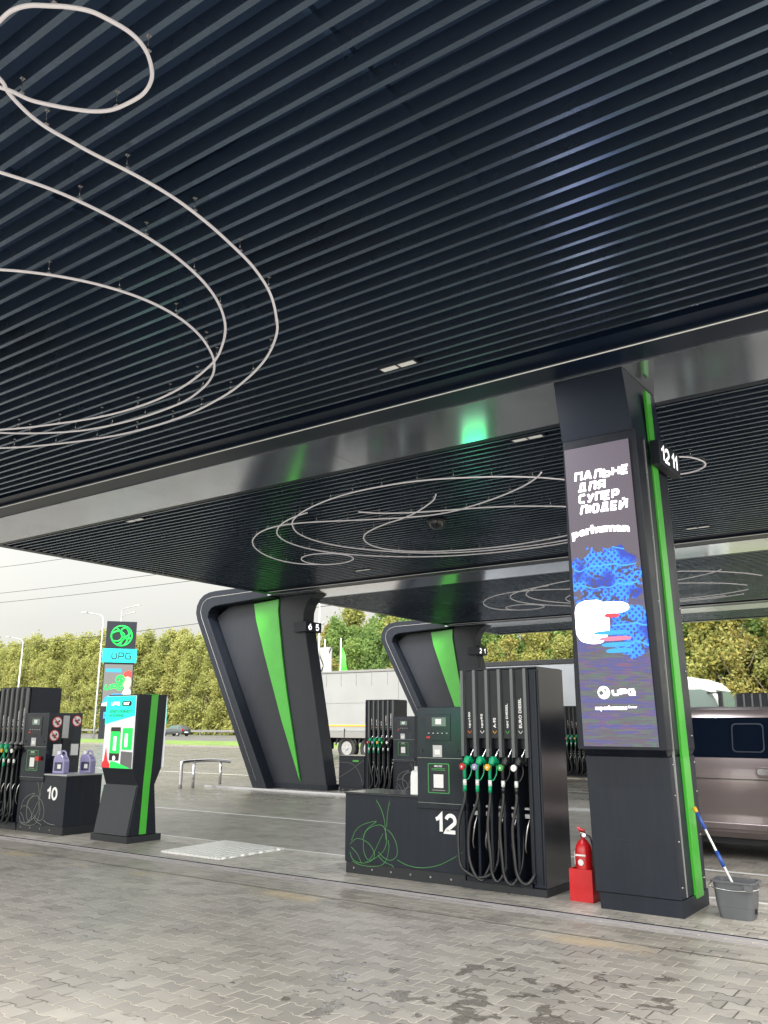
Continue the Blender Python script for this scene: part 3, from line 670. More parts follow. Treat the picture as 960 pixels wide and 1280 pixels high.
# ------------------------------------------------------------------ tall column with advertising screen
def column(dy, label, txts):
    r = empty('screen_column', (-2.85, 8.1+dy, 0), label=label, cat='column', group='tall screen columns')
    o = (-2.85, 8.1)
    def H(p): return [(x-o[0], y-o[1], z) for x, y, z in p]
    MB().hexa(H([(-3.19, 7.77, 0), (-2.455, 7.77, 0), (-2.455, 8.52, 0), (-3.19, 8.52, 0), (-3.2, 7.77, .15), (-2.455, 7.77, .15), (-2.455, 8.52, .15), (-3.2, 8.52, .15)])).build('plinth', 'anthracite', r, bevel=.004)
    MB().hexa(H([(-3.225, 7.755, .154), (-2.465, 7.755, .154), (-2.465, 8.5, .154), (-3.225, 8.5, .154), (-3.255, 7.755, 1.32), (-2.475, 7.755, 1.32), (-2.475, 8.5, 1.32), (-3.255, 8.5, 1.32)])).build('lower_casing', 'anthracite', r, bevel=.006)
    MB().hexa(H([(-3.23, 7.75, 1.322), (-2.49, 7.75, 1.322), (-2.49, 8.48, 1.322), (-3.23, 8.48, 1.322), (-3.25, 7.66, 1.376), (-2.47, 7.66, 1.376), (-2.47, 8.5, 1.376), (-3.25, 8.5, 1.376)])).build('waist', 'black_metal', r)
    MB().hexa(H([(-3.27, 7.62, 1.378), (-2.44, 7.62, 1.378), (-2.44, 7.76, 1.378), (-3.27, 7.76, 1.378), (-3.175, 7.41, 4.28), (-2.455, 7.41, 4.28), (-2.455, 7.60, 4.28), (-3.175, 7.60, 4.28)])).build('screen_housing', 'black_metal', r, bevel=.008)
    MB().hexa(H([(-3.24, 7.762, 1.379), (-2.47, 7.762, 1.379), (-2.47, 8.52, 1.379), (-3.24, 8.52, 1.379), (-3.16, 7.602, 4.28), (-2.475, 7.602, 4.28), (-2.475, 8.36, 4.28), (-3.16, 8.36, 4.28)])).build('core_casing', 'black_metal', r, bevel=.006)
    MB().hexa(H([(-3.195, 7.45, 4.284), (-2.49, 7.45, 4.284), (-2.49, 8.36, 4.284), (-3.195, 8.36, 4.284), (-3.21, 7.345, 4.886), (-2.515, 7.345, 4.886), (-2.515, 8.28, 4.886), (-3.21, 8.28, 4.886)])).build('head_casing', 'edge_dark', r, bevel=.006)
    # stripe on the side face, proud of it
    g = [(-2.475, 7.815, 4.80), (-2.475, 7.955, 4.80), (-2.445, 8.34, .12), (-2.445, 8.14, .12)]
    g = [(-2.47, 7.84, 4.80), (-2.47, 7.97, 4.80), (-2.45, 8.32, .12), (-2.45, 8.12, .12)]
    pts = [(g[3][0]-.02, g[3][1], .12), (g[3][0]+.012, g[3][1], .12), (g[2][0]+.012, g[2][1], .12), (g[2][0]-.02, g[2][1], .12), (g[0][0]-.02, g[0][1], 4.8), (g[0][0]+.012, g[0][1], 4.8), (g[1][0]+.012, g[1][1], 4.8), (g[1][0]-.02, g[1][1], 4.8)]
    MB().hexa(H(pts)).build('green_stripe', 'green', r, bevel=.004)
    # pale seam profile beside the stripe
    MB().hexa(H([(-2.475, 7.90, .16), (-2.458, 7.90, .16), (-2.458, 7.915, .16), (-2.475, 7.915, .16), (-2.482, 7.70, 4.25), (-2.465, 7.70, 4.25), (-2.465, 7.715, 4.25), (-2.482, 7.715, 4.25)])).build('seam_profile', 'galv', r)
    b = MB()
    for yy in (7.80, 8.44):
        for zz in (.25, .62, 1.0, 1.26, 1.5, 2.1, 2.7, 3.3, 3.9): b.tube([(-2.478-o[0], yy-o[1]-(.0 if zz < 1.3 else .04*(zz-1.3)), zz), (-2.462-o[0]+.004, yy-o[1]-(.0 if zz < 1.3 else .04*(zz-1.3)), zz)], .006, 8)
    b.build('screw_row', 'steel', r)
    MB().box(-.398, .372, -.3475, -.3455, .60, .604).build('panel_joint', 'black_matte', r)
    # screen, leaning with the housing
    tilt = math.atan(.21/2.902)
    s = MB().prism([(-.335, 0), (.355, 0), (.345, 2.785), (-.29, 2.785)], 0, .012, 'z').build('screen', 'led_panel', r)
    s.location = (-2.865-o[0], 7.612-o[1], 1.41); s.rotation_euler = (R(90)+tilt, 0, 0)
    N = (0, 0, 0); z = .014
    for i, (t, w, xc) in enumerate((('ПАЛЬНЕ', .53, .06), ('ДЛЯ', .27, -.045), ('СУПЕР', .395, .015), ('ЛЮДЕЙ', .47, .05))):
        glyphs(t, w, .090, 'white_led', s, (xc, 2.50-i*.108, z), N, .225, .30, shear=.10)
    text('perhuman', .56, .105, 'white_led', s, (.0, 1.94, z), N, .045, arc=.03)
    emblem(.052, .006, 'white_glow', s, (-.10, .475, z), N)
    glyphs('UPG', .215, .062, 'white_glow', s, (.085, .475, z), N, .30, .35)
    text('superhumans', .30, .05, 'white_glow', s, (-.045, .335, z), N, .05)
    text('Center', .085, .022, 'white_glow', s, (.155, .345, z), N, .01)
    number_sign(r, txts, .395, -.28, .36, 4.03, 4.27)
    return r
column(0, 'tall dark column with an advertising screen and the lit sign 12 11', ('12', '11'))

# ------------------------------------------------------------------ payment kiosks
mat('bright_green', (.0, .4, .05), .4, emit=(.0, 1., .12), estr=5.)
mat('bright_teal', (.0, .4, .3), .4, emit=(.1, 1., .75), estr=5.)
def kiosk(x, dy, label, name='payment_kiosk', slide=False):
    r = empty(name, (x, 8.2+dy, 0), label=label, cat='kiosk', group='payment kiosks with a bright screen')
    o = (-10.36, 8.2)
    side = lambda: None
    prof_l = [(7.95, .10), (8.07, .76), (7.96, .98), (7.985, 2.01), (8.49, 2.01), (8.46, .98), (8.36, .76), (8.44, .10)]
    # casing narrows at the waist
    V = []
    for (y, z) in prof_l:
        for xx in (-10.71 if z > .9 else -10.74, -10.02): V.append((xx-o[0], y-o[1], z))
    b = MB(); n = 8
    b.poly(V, [tuple(2*i for i in range(n))[::-1], tuple(2*i+1 for i in range(n))]+[(2*i, 2*((i+1) % n), 2*((i+1) % n)+1, 2*i+1) for i in range(n)])
    b.build('casing', 'black_metal', r, bevel=.006)
    MB().box(-.42, .38, -.29, .30, .012, .098).build('plinth', 'black_matte', r, bevel=.004)
    # lower front plate
    MB().hexa([(-.395, -.262, .105), (.325, -.262, .105), (.325, -.24, .105), (-.395, -.24, .105), (-.395, -.145, .745), (.325, -.145, .745), (.325, -.125, .745), (-.395, -.125, .745)]).build('front_plate', 'anthracite_light', r)
    g = MB()
    pr = [(8.14, .11), (8.155, .76), (8.165, .98), (8.205, 2.016), (8.325, 2.016), (8.285, .98), (8.27, .76), (8.255, .11)]
    g.prism([(y-o[1], z) for y, z in pr], .335, .348, 'x'); g.box(-.345, .348, .01, .12, 2.012, 2.018)
    g.build('green_stripe', 'green', r)
    for sgn, rot, yy in ((1, FRONT, -.246), (-1, (R(90), 0, R(180)), .292)):
        s = MB().prism([(-.345, 0), (.325, 0), (.32, 1.0), (-.335, 1.0)], 0, .010, 'z').build('screen', 'paper_glow', r)
        s.location = (0, yy+.006*sgn, .99); s.rotation_euler = rot
        N = (0, 0, 0); z = .012
        if slide:
            flat(rrect(-.30, .29, .30, .62, .04), 'bright_green', s, (0, 0, z), N, 'picture_field'); flat(rrect(-.30, .29, .68, .95, .04), 'bright_teal', s, (0, 0, z), N, 'picture_field')  # invented overbright fields, added to strengthen the green reflections
            glyphs('UPG', .30, .09, 'white_glow', s, (0, .81, z+.002), N, .26, .35)
            continue
        flat([(-.345, .60), (.322, .72), (.32, .995), (-.335, .995)], 'teal_glow', s, (0, 0, z), N, 'picture_field')
        glyphs('UPG', .19, .052, 'white_glow', s, (-.13, .89, z+.002), N, .26, .35)
        flat(rrect(.02, .23, .855, .925, .03), 'black_matte', s, (0, 0, z+.002), N, 'picture_badge')
        text('PAY', .13, .04, 'white_glow', s, (.125, .89, z+.004), N, .04)
        text('ОПЛАТА ПАЛЬНОГО', .50, .045, 'dgreen_glow', s, (.0, .78, z+.002), N, .03)
        text('НА КОЛОНЦІ', .32, .045, 'dgreen_glow', s, (-.09, .72, z+.002), N, .03)
        flat(rrect(-.19, .03, .10, .56, .02), 'screen_black', s, (0, 0, z), N, 'picture_phone')
        flat(rrect(-.185, .025, .20, .50, .02), 'green_glow', s, (0, 0, z+.002), N, 'picture_phone')
        flat(rrect(.08, .30, .25, .55, .02), 'green_glow', s, (0, 0, z+.002), N, 'picture_phone')
        flat(rect(-.11, -.05, .24, .43), 'white_glow', s, (0, 0, z+.004), N, 'picture_phone')
        flat(rect(.14, .20, .29, .47), 'white_glow', s, (0, 0, z+.004), N, 'picture_phone')
        flat([(.07, .02), (.32, .0), (.32, .22), (.07, .23)], 'grey_glow', s, (0, 0, z), N, 'picture_field')
        flat(circ(-.08, .135, .03), 'white_glow', s, (0, 0, z+.002), N, 'picture_phone')
        flat([(-.345, .0), (-.10, .0), (-.22, .10), (-.27, .28), (-.30, .10), (-.345, .06)], 'red_glow', s, (0, 0, z+.003), N, 'picture_field')
        flat([(-.16, .0), (.30, .0), (-.05, .085), (-.15, .09)], 'green_glow', s, (0, 0, z+.004), N, 'picture_field')
    return r
kiosk(-10.36, 0, 'dark payment kiosk with a teal topped screen beside the number 10 pump')
kiosk(-9.45, PITCH, 'payment kiosk of the second island, standing behind the pump with the number 12', slide=True)
kiosk(-9.6, -PITCH, 'payment kiosk behind the viewer, seen only as a green reflection', slide=True)

# ------------------------------------------------------------------ fuel pumps
STROKES = [[[0.43,0.79],[0.49,0.71],[0.53,0.62],[0.55,0.52],[0.56,0.39]],[[0.61,0.79],[0.58,0.66],[0.57,0.52]],[[0.09,0.35],[0.15,0.46],[0.26,0.53],[0.43,0.57],[0.34,0.51],[0.27,0.44],[0.25,0.37]],[[0.25,0.37],[0.3,0.47],[0.43,0.53],[0.53,0.52],[0.57,0.39],[0.53,0.28],[0.43,0.2],[0.28,0.14]],[[0.07,0.31],[0.15,0.37],[0.25,0.37],[0.35,0.32],[0.41,0.23],[0.36,0.16],[0.25,0.13],[0.12,0.15],[0.07,0.23]],[[0.26,0.37],[0.26,0.26],[0.32,0.17],[0.39,0.23],[0.46,0.35],[0.52,0.45]],[[0.57,0.5],[0.64,0.45],[0.7,0.35],[0.7,0.24],[0.62,0.19],[0.53,0.21],[0.46,0.26]],[[0.09,0.28],[0.17,0.22],[0.23,0.13]],[[0.45,0.23],[0.53,0.17],[0.64,0.14],[0.66,0.12]],[[0.1,0.14],[0.21,0.11],[0.36,0.105],[0.5,0.13],[0.57,0.2],[0.6,0.31],[0.59,0.39]],[[0.71,0.2],[0.84,0.16],[1.01,0.15],[1.21,0.19],[1.37,0.26],[1.51,0.34]]]
GRADES = [('upg100', 'orange', 'green_plastic', 'red'), ('upg95', 'white_letter', 'green_plastic', 'lilac_fluid'), ('A-95', 'yellow', 'green_plastic', 'yellow'), ('upg DIESEL', 'green', 'rubber', 'label_green'), ('EURO DIESEL', 'white_letter', 'rubber', 'white_letter')]
def tower(r, x0, x1, yb, grades=GRADES, mirror=False, detail=True):
    """nozzle tower: front plane y=0, x0..x1, depth to yb"""
    w = x1-x0
    MB().box(x0+.012, x1-.012, .06, yb, 1.36, 2.15).box(x0+.012, x1-.012, .26, yb, .082, 1.358).box(x0+.02, x1-.02, -.0, yb, 2.152, 2.168).build('tower_body', 'black_metal', r)
    px0, px1 = (x0, x1-.135) if not mirror else (x0+.135, x1)
    cx = x1-.065 if not mirror else x0+.065
    MB().box(cx-.064, cx+.064, .01, yb-.01, .082, 2.15).build('corner_post', 'anthracite', r, bevel=.012)
    MB().box(cx-.05, cx-.036, -.006, .012, .12, 2.12).box(cx+.03, cx+.044, -.006, .012, .12, 2.12).build('trim_profile', 'black_metal', r)
    for sx in ((x1-.010, x1) if not mirror else (x0, x0+.010),): MB().box(sx[0], sx[1], .02, yb, .083, 2.16).build('side_panel', 'black_gloss', r)
    n = 5; p = (px1-px0)/n
    MB().box(px0+.005, px1-.005, -.0, .259, .082, .12).build('sill', 'black_metal', r)
    for i in range(n+1):
        xx = px0+i*p
        if i < n+1:
            MB().prism([(xx-.025, .0), (xx+.025, .0), (xx+.016, -.028), (xx-.016, -.028)], 1.28, 2.15, 'z').build('divider', 'divider_metal', r)
            MB().box(xx-.012, xx+.012, .02, .255, .122, 1.27).build('divider_web', 'black_metal', r)
    for i in range(n):
        g = grades[i if not mirror else i]
        a, b = px0+i*p+.024, px0+(i+1)*p-.024; c = (a+b)/2
        f = MB().box(a, b, .004, .058, 1.46, 2.145).build('fascia', 'black_matte', r, bevel=.004)
        ln = {6: .16, 5: .14, 4: .10, 10: .24, 11: .29}.get(len(g[0]), .2)
        text(g[0], ln, .032, 'white_letter', f, (c, .003, 1.565+ln/2), (R(90), R(-90), 0), .02)
        MB().tube([(c-.022, .001, 1.535), (c, .001, 1.51), (c+.022, .001, 1.535)], .0035, 5).build('arrow_mark', g[1], f)
        # nozzle pocket
        MB().box(a, b, .12, .13, 1.2, 1.458).box(a-.001, a+.008, .0, .12, 1.2, 1.458).box(b-.008, b+.001, .0, .12, 1.2, 1.458).build('nozzle_pocket', 'black_matte', r)
        # nozzle: spout up into the pocket, handle hanging to the hose
        nz = MB(); nz.tube(smooth_path([(c-.012, -.075, 1.205), (c-.004, -.06, 1.24), (c+.004, -.045, 1.255), (c+.03, .0, 1.22)], 3), [.034]*3+[.040]*3+[.034]*2+[.022]*2, 10)
        nz.tube(smooth_path([(c-.012, -.075, 1.215), (c-.022, -.085, 1.15), (c-.03, -.07, 1.06)], 3), .017, 8)
        nz.tube(smooth_path([(c+.02, -.03, 1.21), (c+.035, -.045, 1.13), (c+.005, -.06, 1.06), (c-.02, -.07, 1.06)], 3), .007, 6)
        no = nz.build('nozzle', g[2], r)
        MB().tube(smooth_path([(c+.0, -.055, 1.235), (c+.018, -.01, 1.30), (c+.03, .05, 1.37)], 4), .0125, 10).build('spout', 'steel', no)
        MB().tube([(c-.022, -.115, 1.185), (c-.026, -.138, 1.183)], .031, 18).build('grade_badge', g[3], no)
        MB().tube([(c-.0255, -.1381, 1.183), (c-.026, -.1395, 1.183)], .012, 12).build('badge_centre', 'white_letter', no)
        MB().tube([(c-.03, -.07, 1.06), (c-.032, -.068, 1.0)], .019, 10).build('hose_collar', 'white_plastic', no)
        MB().tube([(c-.032, -.068, 1.0), (c-.034, -.066, .94)], .0195, 10).build('hose_band', g[2], no)
        # hoses
        rr = random.Random(i+int(x0*10)); sw = [-.10, -.13, -.03, -.05, -.06][i]
        if mirror: sw = -sw
        bot = .10+.04*rr.random()
        ex = c+[.24, .02, .06, .07, .09][i]*(1 if not mirror else -1)
        path = [(c-.034, -.066, .94), (c-.036, -.07, .85), (c-.04+sw*.6, -.09, .62), (c+sw, -.10, .35), (c+sw*.6, -.10, bot+.07), ((c+ex)/2+sw*.1, -.09, bot), (ex, -.03, bot+.05), (ex+.01, .08, .32), (ex-.0, .14, .7), (ex-.01, .2, .86)]
        MB().tube(smooth_path(path, 6), .0165, 10).build('hose', 'rubber', r)
        MB().tube([(c+.045, .06, .13), (c+.047, .06, 1.18)], .009, 8).build('return_pipe', 'black_metal', r)
        MB().tube(smooth_path([(c+.05, .03, .70), (c+.04, -.005, .62), (c+.01, .0, .45), (c+.005, .04, .38)], 3), .0075, 6).build('hose_hook', 'steel', r)
        MB().box(c-.03, c+.055, .09, .16, .70, .74).box(c-.03, c+.055, .09, .16, .78, .80).build('hose_fitting', 'galv', r)
def machine(r, x0, x1, yb, z0=.74, z1=1.78, stickers=False):
    MB().box(x0, x1, -.018, yb, z0, z1).build('terminal_casing', 'black_satin', r, bevel=.005)
    MB().box(x0+.004, x1-.004, -.022, -.0185, 1.252, 1.256).box(x0+.004, x1-.004, -.022, -.0185, .80, .803).build('panel_seam', 'grey_line', r)
    w = x1-x0
    s = MB().box(x0+.19*w, x0+.75*w, -.026, -.0185, 1.43, 1.70).build('display', 'lcd_dark', r, bevel=.003)
    MB().box(x0+.35*w, x0+.66*w, -.030, -.0262, 1.58, 1.67).build('readout', 'lcd', s)
    MB().box(x0+.43*w, x0+.56*w, -.032, -.0302, 1.60, 1.655).build('readout_digits', 'label_white', s)
    for i in range(5): MB().box(x0+(.26+i*.1)*w, x0+(.29+i*.1)*w, -.0275, -.0262, 1.505, 1.511).build('key_mark', 'label_white', s)
    MB().box(x0+.22*w, x0+.30*w, -.0275, -.0262, 1.455, 1.475).build('key_mark', 'red', s)
    MB().box(x0+.36*w, x0+.56*w, -.0245, -.0186, 1.265, 1.385).build('reader_plate', 'galv', r)
    MB().box(x0+.40*w, x0+.52*w, -.0262, -.0246, 1.29, 1.34).build('reader_label', 'label_white', r)
    for xx in (.10, .88): MB().tube([(x0+xx*w, -.018, 1.33), (x0+xx*w, -.028, 1.33)], .016, 12).build('lock', 'black_gloss', r)
    st = MB().prism(rrect(x0+.24*w, x0+.71*w, .90, 1.20, .015), -.0205, -.0186, 'y').build('pay_sticker', 'label_green', r)
    MB().prism(rrect(x0+.255*w, x0+.695*w, .907, 1.193, .012), -.022, -.0206, 'y').build('sticker_field', 'black_matte', st)
    cx = x0+.475*w
    text('UPG PAY', .10, .020, 'white_letter', st, (cx, -.0221, 1.172), FRONT, .02)
    MB().box(cx-.085, cx+.085, -.0225, -.0221, 1.145, 1.150).box(cx-.085, cx+.085, -.0225, -.0221, 1.130, 1.135).build('sticker_line', 'label_green', st)
    MB().box(cx-.06, cx+.06, -.0227, -.0221, .955, 1.09).build('sticker_blank', 'label_white', st)
    MB().box(cx-.08, cx+.08, -.0225, -.0221, .928, .934).build('sticker_line', 'grey_line', st)
def lowbox(r, x0, x1, yb, lines='green_line', num=None, top=.84, mirror=False, deco='logo'):
    MB().box(x0, x1, .0, yb, .13, top).build('cabinet', 'anthracite', r, bevel=.004)
    MB().box(x0-.008, x1+.008, -.012, yb+.005, top+.001, top+.022).build('cabinet_top', 'galv' if num == '10' else 'black_gloss', r, bevel=.003)
    p = MB().box(x0+.01, x1-.01, .012, yb-.01, .012, .128).build('plinth', 'black_matte', r)
    for i in range(max(2, int((x1-x0)/.25))): MB().tube([(x0+.12+i*.25, .012, .07), (x0+.12+i*.25, .006, .07)], .011, 8).build('bolt', 'steel', p)
    b = MB(); w = x1-x0
    if deco == 'logo':
        for s in STROKES:
            q = [(x0+u, z) for u, z in s if x0+u < x1-.02]
            if len(q) < 2: continue
            q = [(u, min(z, top-.02)) for u, z in q]
            b.tube(smooth_path([(u, -.001, z) for u, z in q], 5), .0025, 5)
    else:
        b.tube(smooth_path([(x0+.01, -.001, .35), (x0+w*.45, -.001, .52), (x1-.02, -.001, .76)], 5), .0025, 5)
        b.tube(smooth_path([(x0+.01, -.001, .70), (x0+w*.5, -.001, .68), (x0+w*.8, -.001, .48), (x1-.03, -.001, .16)], 5), .0025, 5)
    b.build('line_emblem', lines, r)
    MB().tube([(x0+w*.40, -.004, top-.07), (x0+w*.40, .0, top-.07)], .013, 10).build('lock', 'black_gloss', r)

# number 12 pump, nearest
P = empty('fuel_pump', (-6.2, 7.9, 0), label='large dark fuel pump with a big white 12, beside the fire extinguisher', cat='fuel pump', group='fuel pumps')
lowbox(P, 0, 1.545, .6, num='12'); machine(P, .985, 1.545, .58); tower(P, 1.555, 2.42, .6)
MB().box(1.53, 2.43, -.0, .60, .012, .080).build('tower_plinth', 'black_matte', P)
glyphs('12', .27, .20, 'white_letter', P, (1.315, -.000, .605), FRONT, .19, .14, name='number')
# number 10 pump at the left edge
P = empty('fuel_pump', (-14.3, 7.9, 0), label='fuel pump with a white 10, warning stickers and canisters, at the left edge', cat='fuel pump', group='fuel pumps')
lowbox(P, 0, .80, .6, 'grey_line', deco='curves'); tower(P, .81, 1.655, .6, mirror=True)
MB().box(.80, 1.66, -.0, .60, .012, .080).build('tower_plinth', 'black_matte', P)
lowbox(P, 1.665, 2.86, .62, 'grey_line', num='10'); machine(P, 1.665, 2.30, .58, .74, 1.76)
glyphs('10', .27, .19, 'white_letter', P, (2.53, -.000, .585), FRONT, .19, .14, name='number')
for (y, z, rr_) in ((.13, 1.62, .085), (.10, 1.42, .085), (.48, 1.64, .085)):
    s = MB().tube([(2.301, y, z), (2.303, y, z)], rr_, 24).build('warning_sticker', 'red_ring', P)
    MB().tube([(2.3031, y, z), (2.3045, y, z)], rr_*.84, 24).build('sticker_disc', 'label_white', s)
    k = MB().box(2.305, 2.306, y-.04, y+.02, z-.012, z+.012).box(2.305, 2.306, y-.01, y+.03, z-.04, z-.012); k.box(2.305, 2.306, y+.02, y+.045, z+.0, z+.03); k.build('sticker_symbol', 'black_matte', s)
    q = MB().hexa([(2.3065, y-.055, z+.045), (2.3065, y-.045, z+.055), (2.3065, y+.055, z-.045), (2.3065, y+.045, z-.055), (2.3075, y-.055, z+.045), (2.3075, y-.045, z+.055), (2.3075, y+.055, z-.045), (2.3075, y+.045, z-.055)]); q.build('sticker_bar', 'red_ring', s)
MB().box(2.301, 2.304, .235, .345, 1.38, 1.72).build('notice', 'galv', P)
for y in (.10, .40): MB().box(2.301, 2.325, y, y+.13, 1.12, 1.29).build('glove_dispenser', 'label_white', P)
MB().box(2.301, 2.33, .25, .38, 1.10, 1.37).build('towel_dispenser', 'black_matte', P)
MB().box(2.10, 2.19, -.06, -.019, 1.05, 1.11).build('nozzle_key', 'red', P)
# second island, seen left of the number 12 pump
def far_pump(x, dy, label):
    P = empty('fuel_pump', (x, 7.9+dy, 0), label=label, cat='fuel pump', group='fuel pumps')
    lowbox(P, 0, .77, .6, 'grey_line', deco='curves'); tower(P, .78, 1.61, .6, mirror=True)
    MB().box(.77, 1.62, -.0, .60, .012, .080).build('tower_plinth', 'black_matte', P)
    lowbox(P, 1.62, 2.82, .6, 'grey_line'); machine(P, 1.62, 2.22, .58)
    MB().box(.42, .60, -.003, -.001, .72, .76).build('green_label', 'green', P)
    for k in range(2): pass
    return P
far_pump(-13.40, PITCH, 'fuel pump of the second island, between the slanted pylon and number 12 pump')
far_pump(-12.30, 2*PITCH, 'distant fuel pump of the third island, glimpsed between the number 12 pump and the column')
P = empty('fuel_pump', (-5.6, 7.9+PITCH, 0), label='fuel pump of the second island whose ribbed top shows above the plum van', cat='fuel pump', group='fuel pumps')
lowbox(P, 0, 1.54, .6, 'grey_line'); machine(P, .98, 1.54, .58); tower(P, 1.55, 2.40, .6); MB().box(1.54, 2.41, 0, .6, .012, .08).build('tower_plinth', 'black_matte', P)

# ------------------------------------------------------------------ small things on the island
def canister(x, y, z, label, m1='lilac_fluid', rz=0., sc_=1.):
    r = empty('canister', (x, y, z), rz, label=label, cat='canister', group='fluid canisters on the pumps'); r.scale = (sc_,)*3
    b = MB(); pr = [(-.10, 0), (.10, 0), (.10, .17), (.07, .23), (.03, .26), (-.03, .27), (-.08, .26), (-.10, .20)]
    b.prism(pr, -.06, .06, 'y'); b.build('body', m1, r, bevel=.014)
    MB().tube(smooth_path([(-.02, 0, .262), (-.0, 0, .31), (.06, 0, .30), (.085, 0, .21)], 4), .013, 8).build('handle', m1, r)
    MB().lathe([(.0, .31), (.022, .31), (.022, .268), (.026, .265)], (-.06, 0, 0)).build('cap', 'white_plastic', r)
    MB().box(-.065, .07, -.0645, -.0605, .04, .16).build('label_print', 'label_dark', r)
    MB().box(-.01, .05, -.066, -.0646, .07, .13).build('label_patch', 'sky_glow' if False else 'label_white', r)
    return r
canister(-11.78, 8.02, .864, 'lilac screenwash canister nearer the terminal on top of the number 10 pump', rz=.25, sc_=1.05)
canister(-11.60, 8.36, .864, 'lilac screenwash canister at the far corner on top of the number 10 pump', rz=.25, sc_=1.05)
canister(-5.27, 8.0, .864, 'pale canister half hidden behind the terminal of the number 12 pump', 'white_plastic', rz=R(90), sc_=.95)

r = empty('access_hatch', (-8.5, 8.29, .012), label='raised ribbed metal access hatch on the paving between the kiosk and the number 12 pump', cat='hatch')
mt = mat('hatch_plate', (.66, .66, .63), .36, .15)
nn, ll = nodes_of(mt); g = G_(mt); t = g.n.new('ShaderNodeTexCoord'); sp = g.n.new('ShaderNodeSeparateXYZ'); ll.new(t.outputs['Object'], sp.inputs[0])
v = g.m('SINE', g.m('MULTIPLY', g.m('ADD', sp.outputs[0], g.m('MULTIPLY', sp.outputs[1], .35)), 105)); u = g.m('SINE', g.m('MULTIPLY', sp.outputs[1], 60))
bp = g.n.new('ShaderNodeBump'); bp.inputs['Distance'].default_value = .008; ll.new(g.m('ADD', v, g.m('MULTIPLY', u, .4)), bp.inputs['Height']); ll.new(bp.outputs[0], nn['Principled BSDF'].inputs['Normal'])
b = MB(); A = [(-.52, -.60), (.55, -.60), (.58, .52), (-.60, .60)]
V = [(x, y, 0) for x, y in A]+[(x*.985, y*.985, .022) for x, y in A]+[(0, 0, .05)]
b.poly(V, [(0, 1, 5, 4), (1, 2, 6, 5), (2, 3, 7, 6), (3, 0, 4, 7), (4, 5, 8), (5, 6, 8), (6, 7, 8), (7, 4, 8)]); b.build('plate', 'hatch_plate', r)

r = empty('fire_extinguisher', (-3.44, 8.03, .02), label='red fire extinguisher standing in a red box between the pump and the column', cat='fire extinguisher')
MB().lathe([(0, 0), (.075, 0), (.078, .02), (.078, .42), (.07, .47), (.045, .51), (.02, .53), (.018, .55)]).build('cylinder', 'red', r)
MB().cyl((0, 0, .545), (0, 0, .58), .022, 14).box(-.015, .015, -.02, .02, .575, .59).build('valve', 'steel', r)
MB().hexa([(-.012, -.06, .60), (.012, -.06, .60), (.012, .03, .585), (-.012, .03, .585), (-.012, -.07, .612), (.012, -.07, .612), (.012, .03, .597), (-.012, .03, .597)]).hexa([(-.055, -.012, .625), (-.035, -.012, .60), (.02, -.012, .585), (.02, -.012, .60), (-.055, .012, .64), (-.035, .012, .612), (.02, .012, .597), (.02, .012, .61)]).build('lever', 'red', r)
MB().tube(smooth_path([(.02, 0, .57), (.07, 0, .55), (.088, .01, .45), (.088, .01, .25)], 4), .009, 8).build('hose', 'rubber', r)
MB().tube([(.0, -.0785, .33), (.0, -.0805, .33)], .028, 14).box(-.05, .05, -.0815, -.077, .385, .40).build('label_print', 'label_white', r)
MB().box(-.0815, -.0765, -.03, .03, .30, .42).build('label_print', 'label_white', r)
MB().tube([(.02, -.02, .565), (.026, -.034, .567)], .016, 12).build('gauge', 'chrome', r)
r = empty('extinguisher_box', (-3.44, 8.03, .012), label='open topped bright red box holding the fire extinguisher', cat='box')
b = MB(); b.box(-.115, .110, -.095, -.085, 0, .28).box(-.115, .110, .085, .095, 0, .28).box(-.115, -.105, -.0845, .0845, 0, .28).box(.100, .110, -.0845, .0845, 0, .28).box(-.104, .099, -.084, .084, .0, .006); b.build('box_shell', 'red', r)

r = empty('bucket', (-2.10, 8.10, .012), label='grey plastic bucket on the paving beside the screen column', cat='bucket')
def loft(rings, name, m_, parent, caps=True, smooth=False):
    n = len(rings[0]); V = [p for q in rings for p in q]; F = []
    for i in range(len(rings)-1):
        for k in range(n): F.append((i*n+k, i*n+(k+1) % n, (i+1)*n+(k+1) % n, (i+1)*n+k))
    b = MB(); b.poly(V, F, smooth)
    if caps: b.poly(rings[0], [tuple(range(n))[::-1]])
    return b.build(name, m_, parent)
rg = lambda sx, sy, z: [(x, y, z) for x, y in rrect(-sx, sx, -sy, sy, min(sx, sy)*.35)]
loft([rg(.13, .105, 0), rg(.145, .115, .08), rg(.165, .13, .285), rg(.185, .148, .288), rg(.185, .148, .30), rg(.168, .132, .30), rg(.150, .118, .10), rg(.13, .10, .02)], 'bucket_shell', 'bucket_grey', r)
MB().poly([(x, y, .10) for x, y in rrect(-.148, .148, -.117, .117, .04)], [tuple(range(20))]).build('water', 'glass_dark', r)
MB().tube(smooth_path([(-.185, 0, .28), (-.19, -.12, .25), (0, -.165, .235), (.19, -.12, .25), (.185, 0, .28)], 5), .004, 6).build('handle', 'steel', r)
MB().box(.10, .17, -.155, -.146, .23, .285).build('spout_lug', 'bucket_grey', r)
r = empty('squeegee', (-2.10, 8.10, .10), label='long squeegee with blue grips standing in the bucket and leaning on the column', cat='squeegee')
top = Vector((-2.395+2.10, 8.12-8.10, .86-.10)); bot = Vector((.07, -.02, -.02)); Lp = lambda t: bot+(top-bot)*t
MB().cyl(Lp(0), Lp(1), .0105, 10).build('pole', 'white_plastic', r)
MB().cyl(Lp(.80), Lp(.975), .0155, 12).build('grip', 'blue_plastic', r); MB().cyl(Lp(.42), Lp(.58), .0165, 12).build('grip', 'blue_plastic', r)
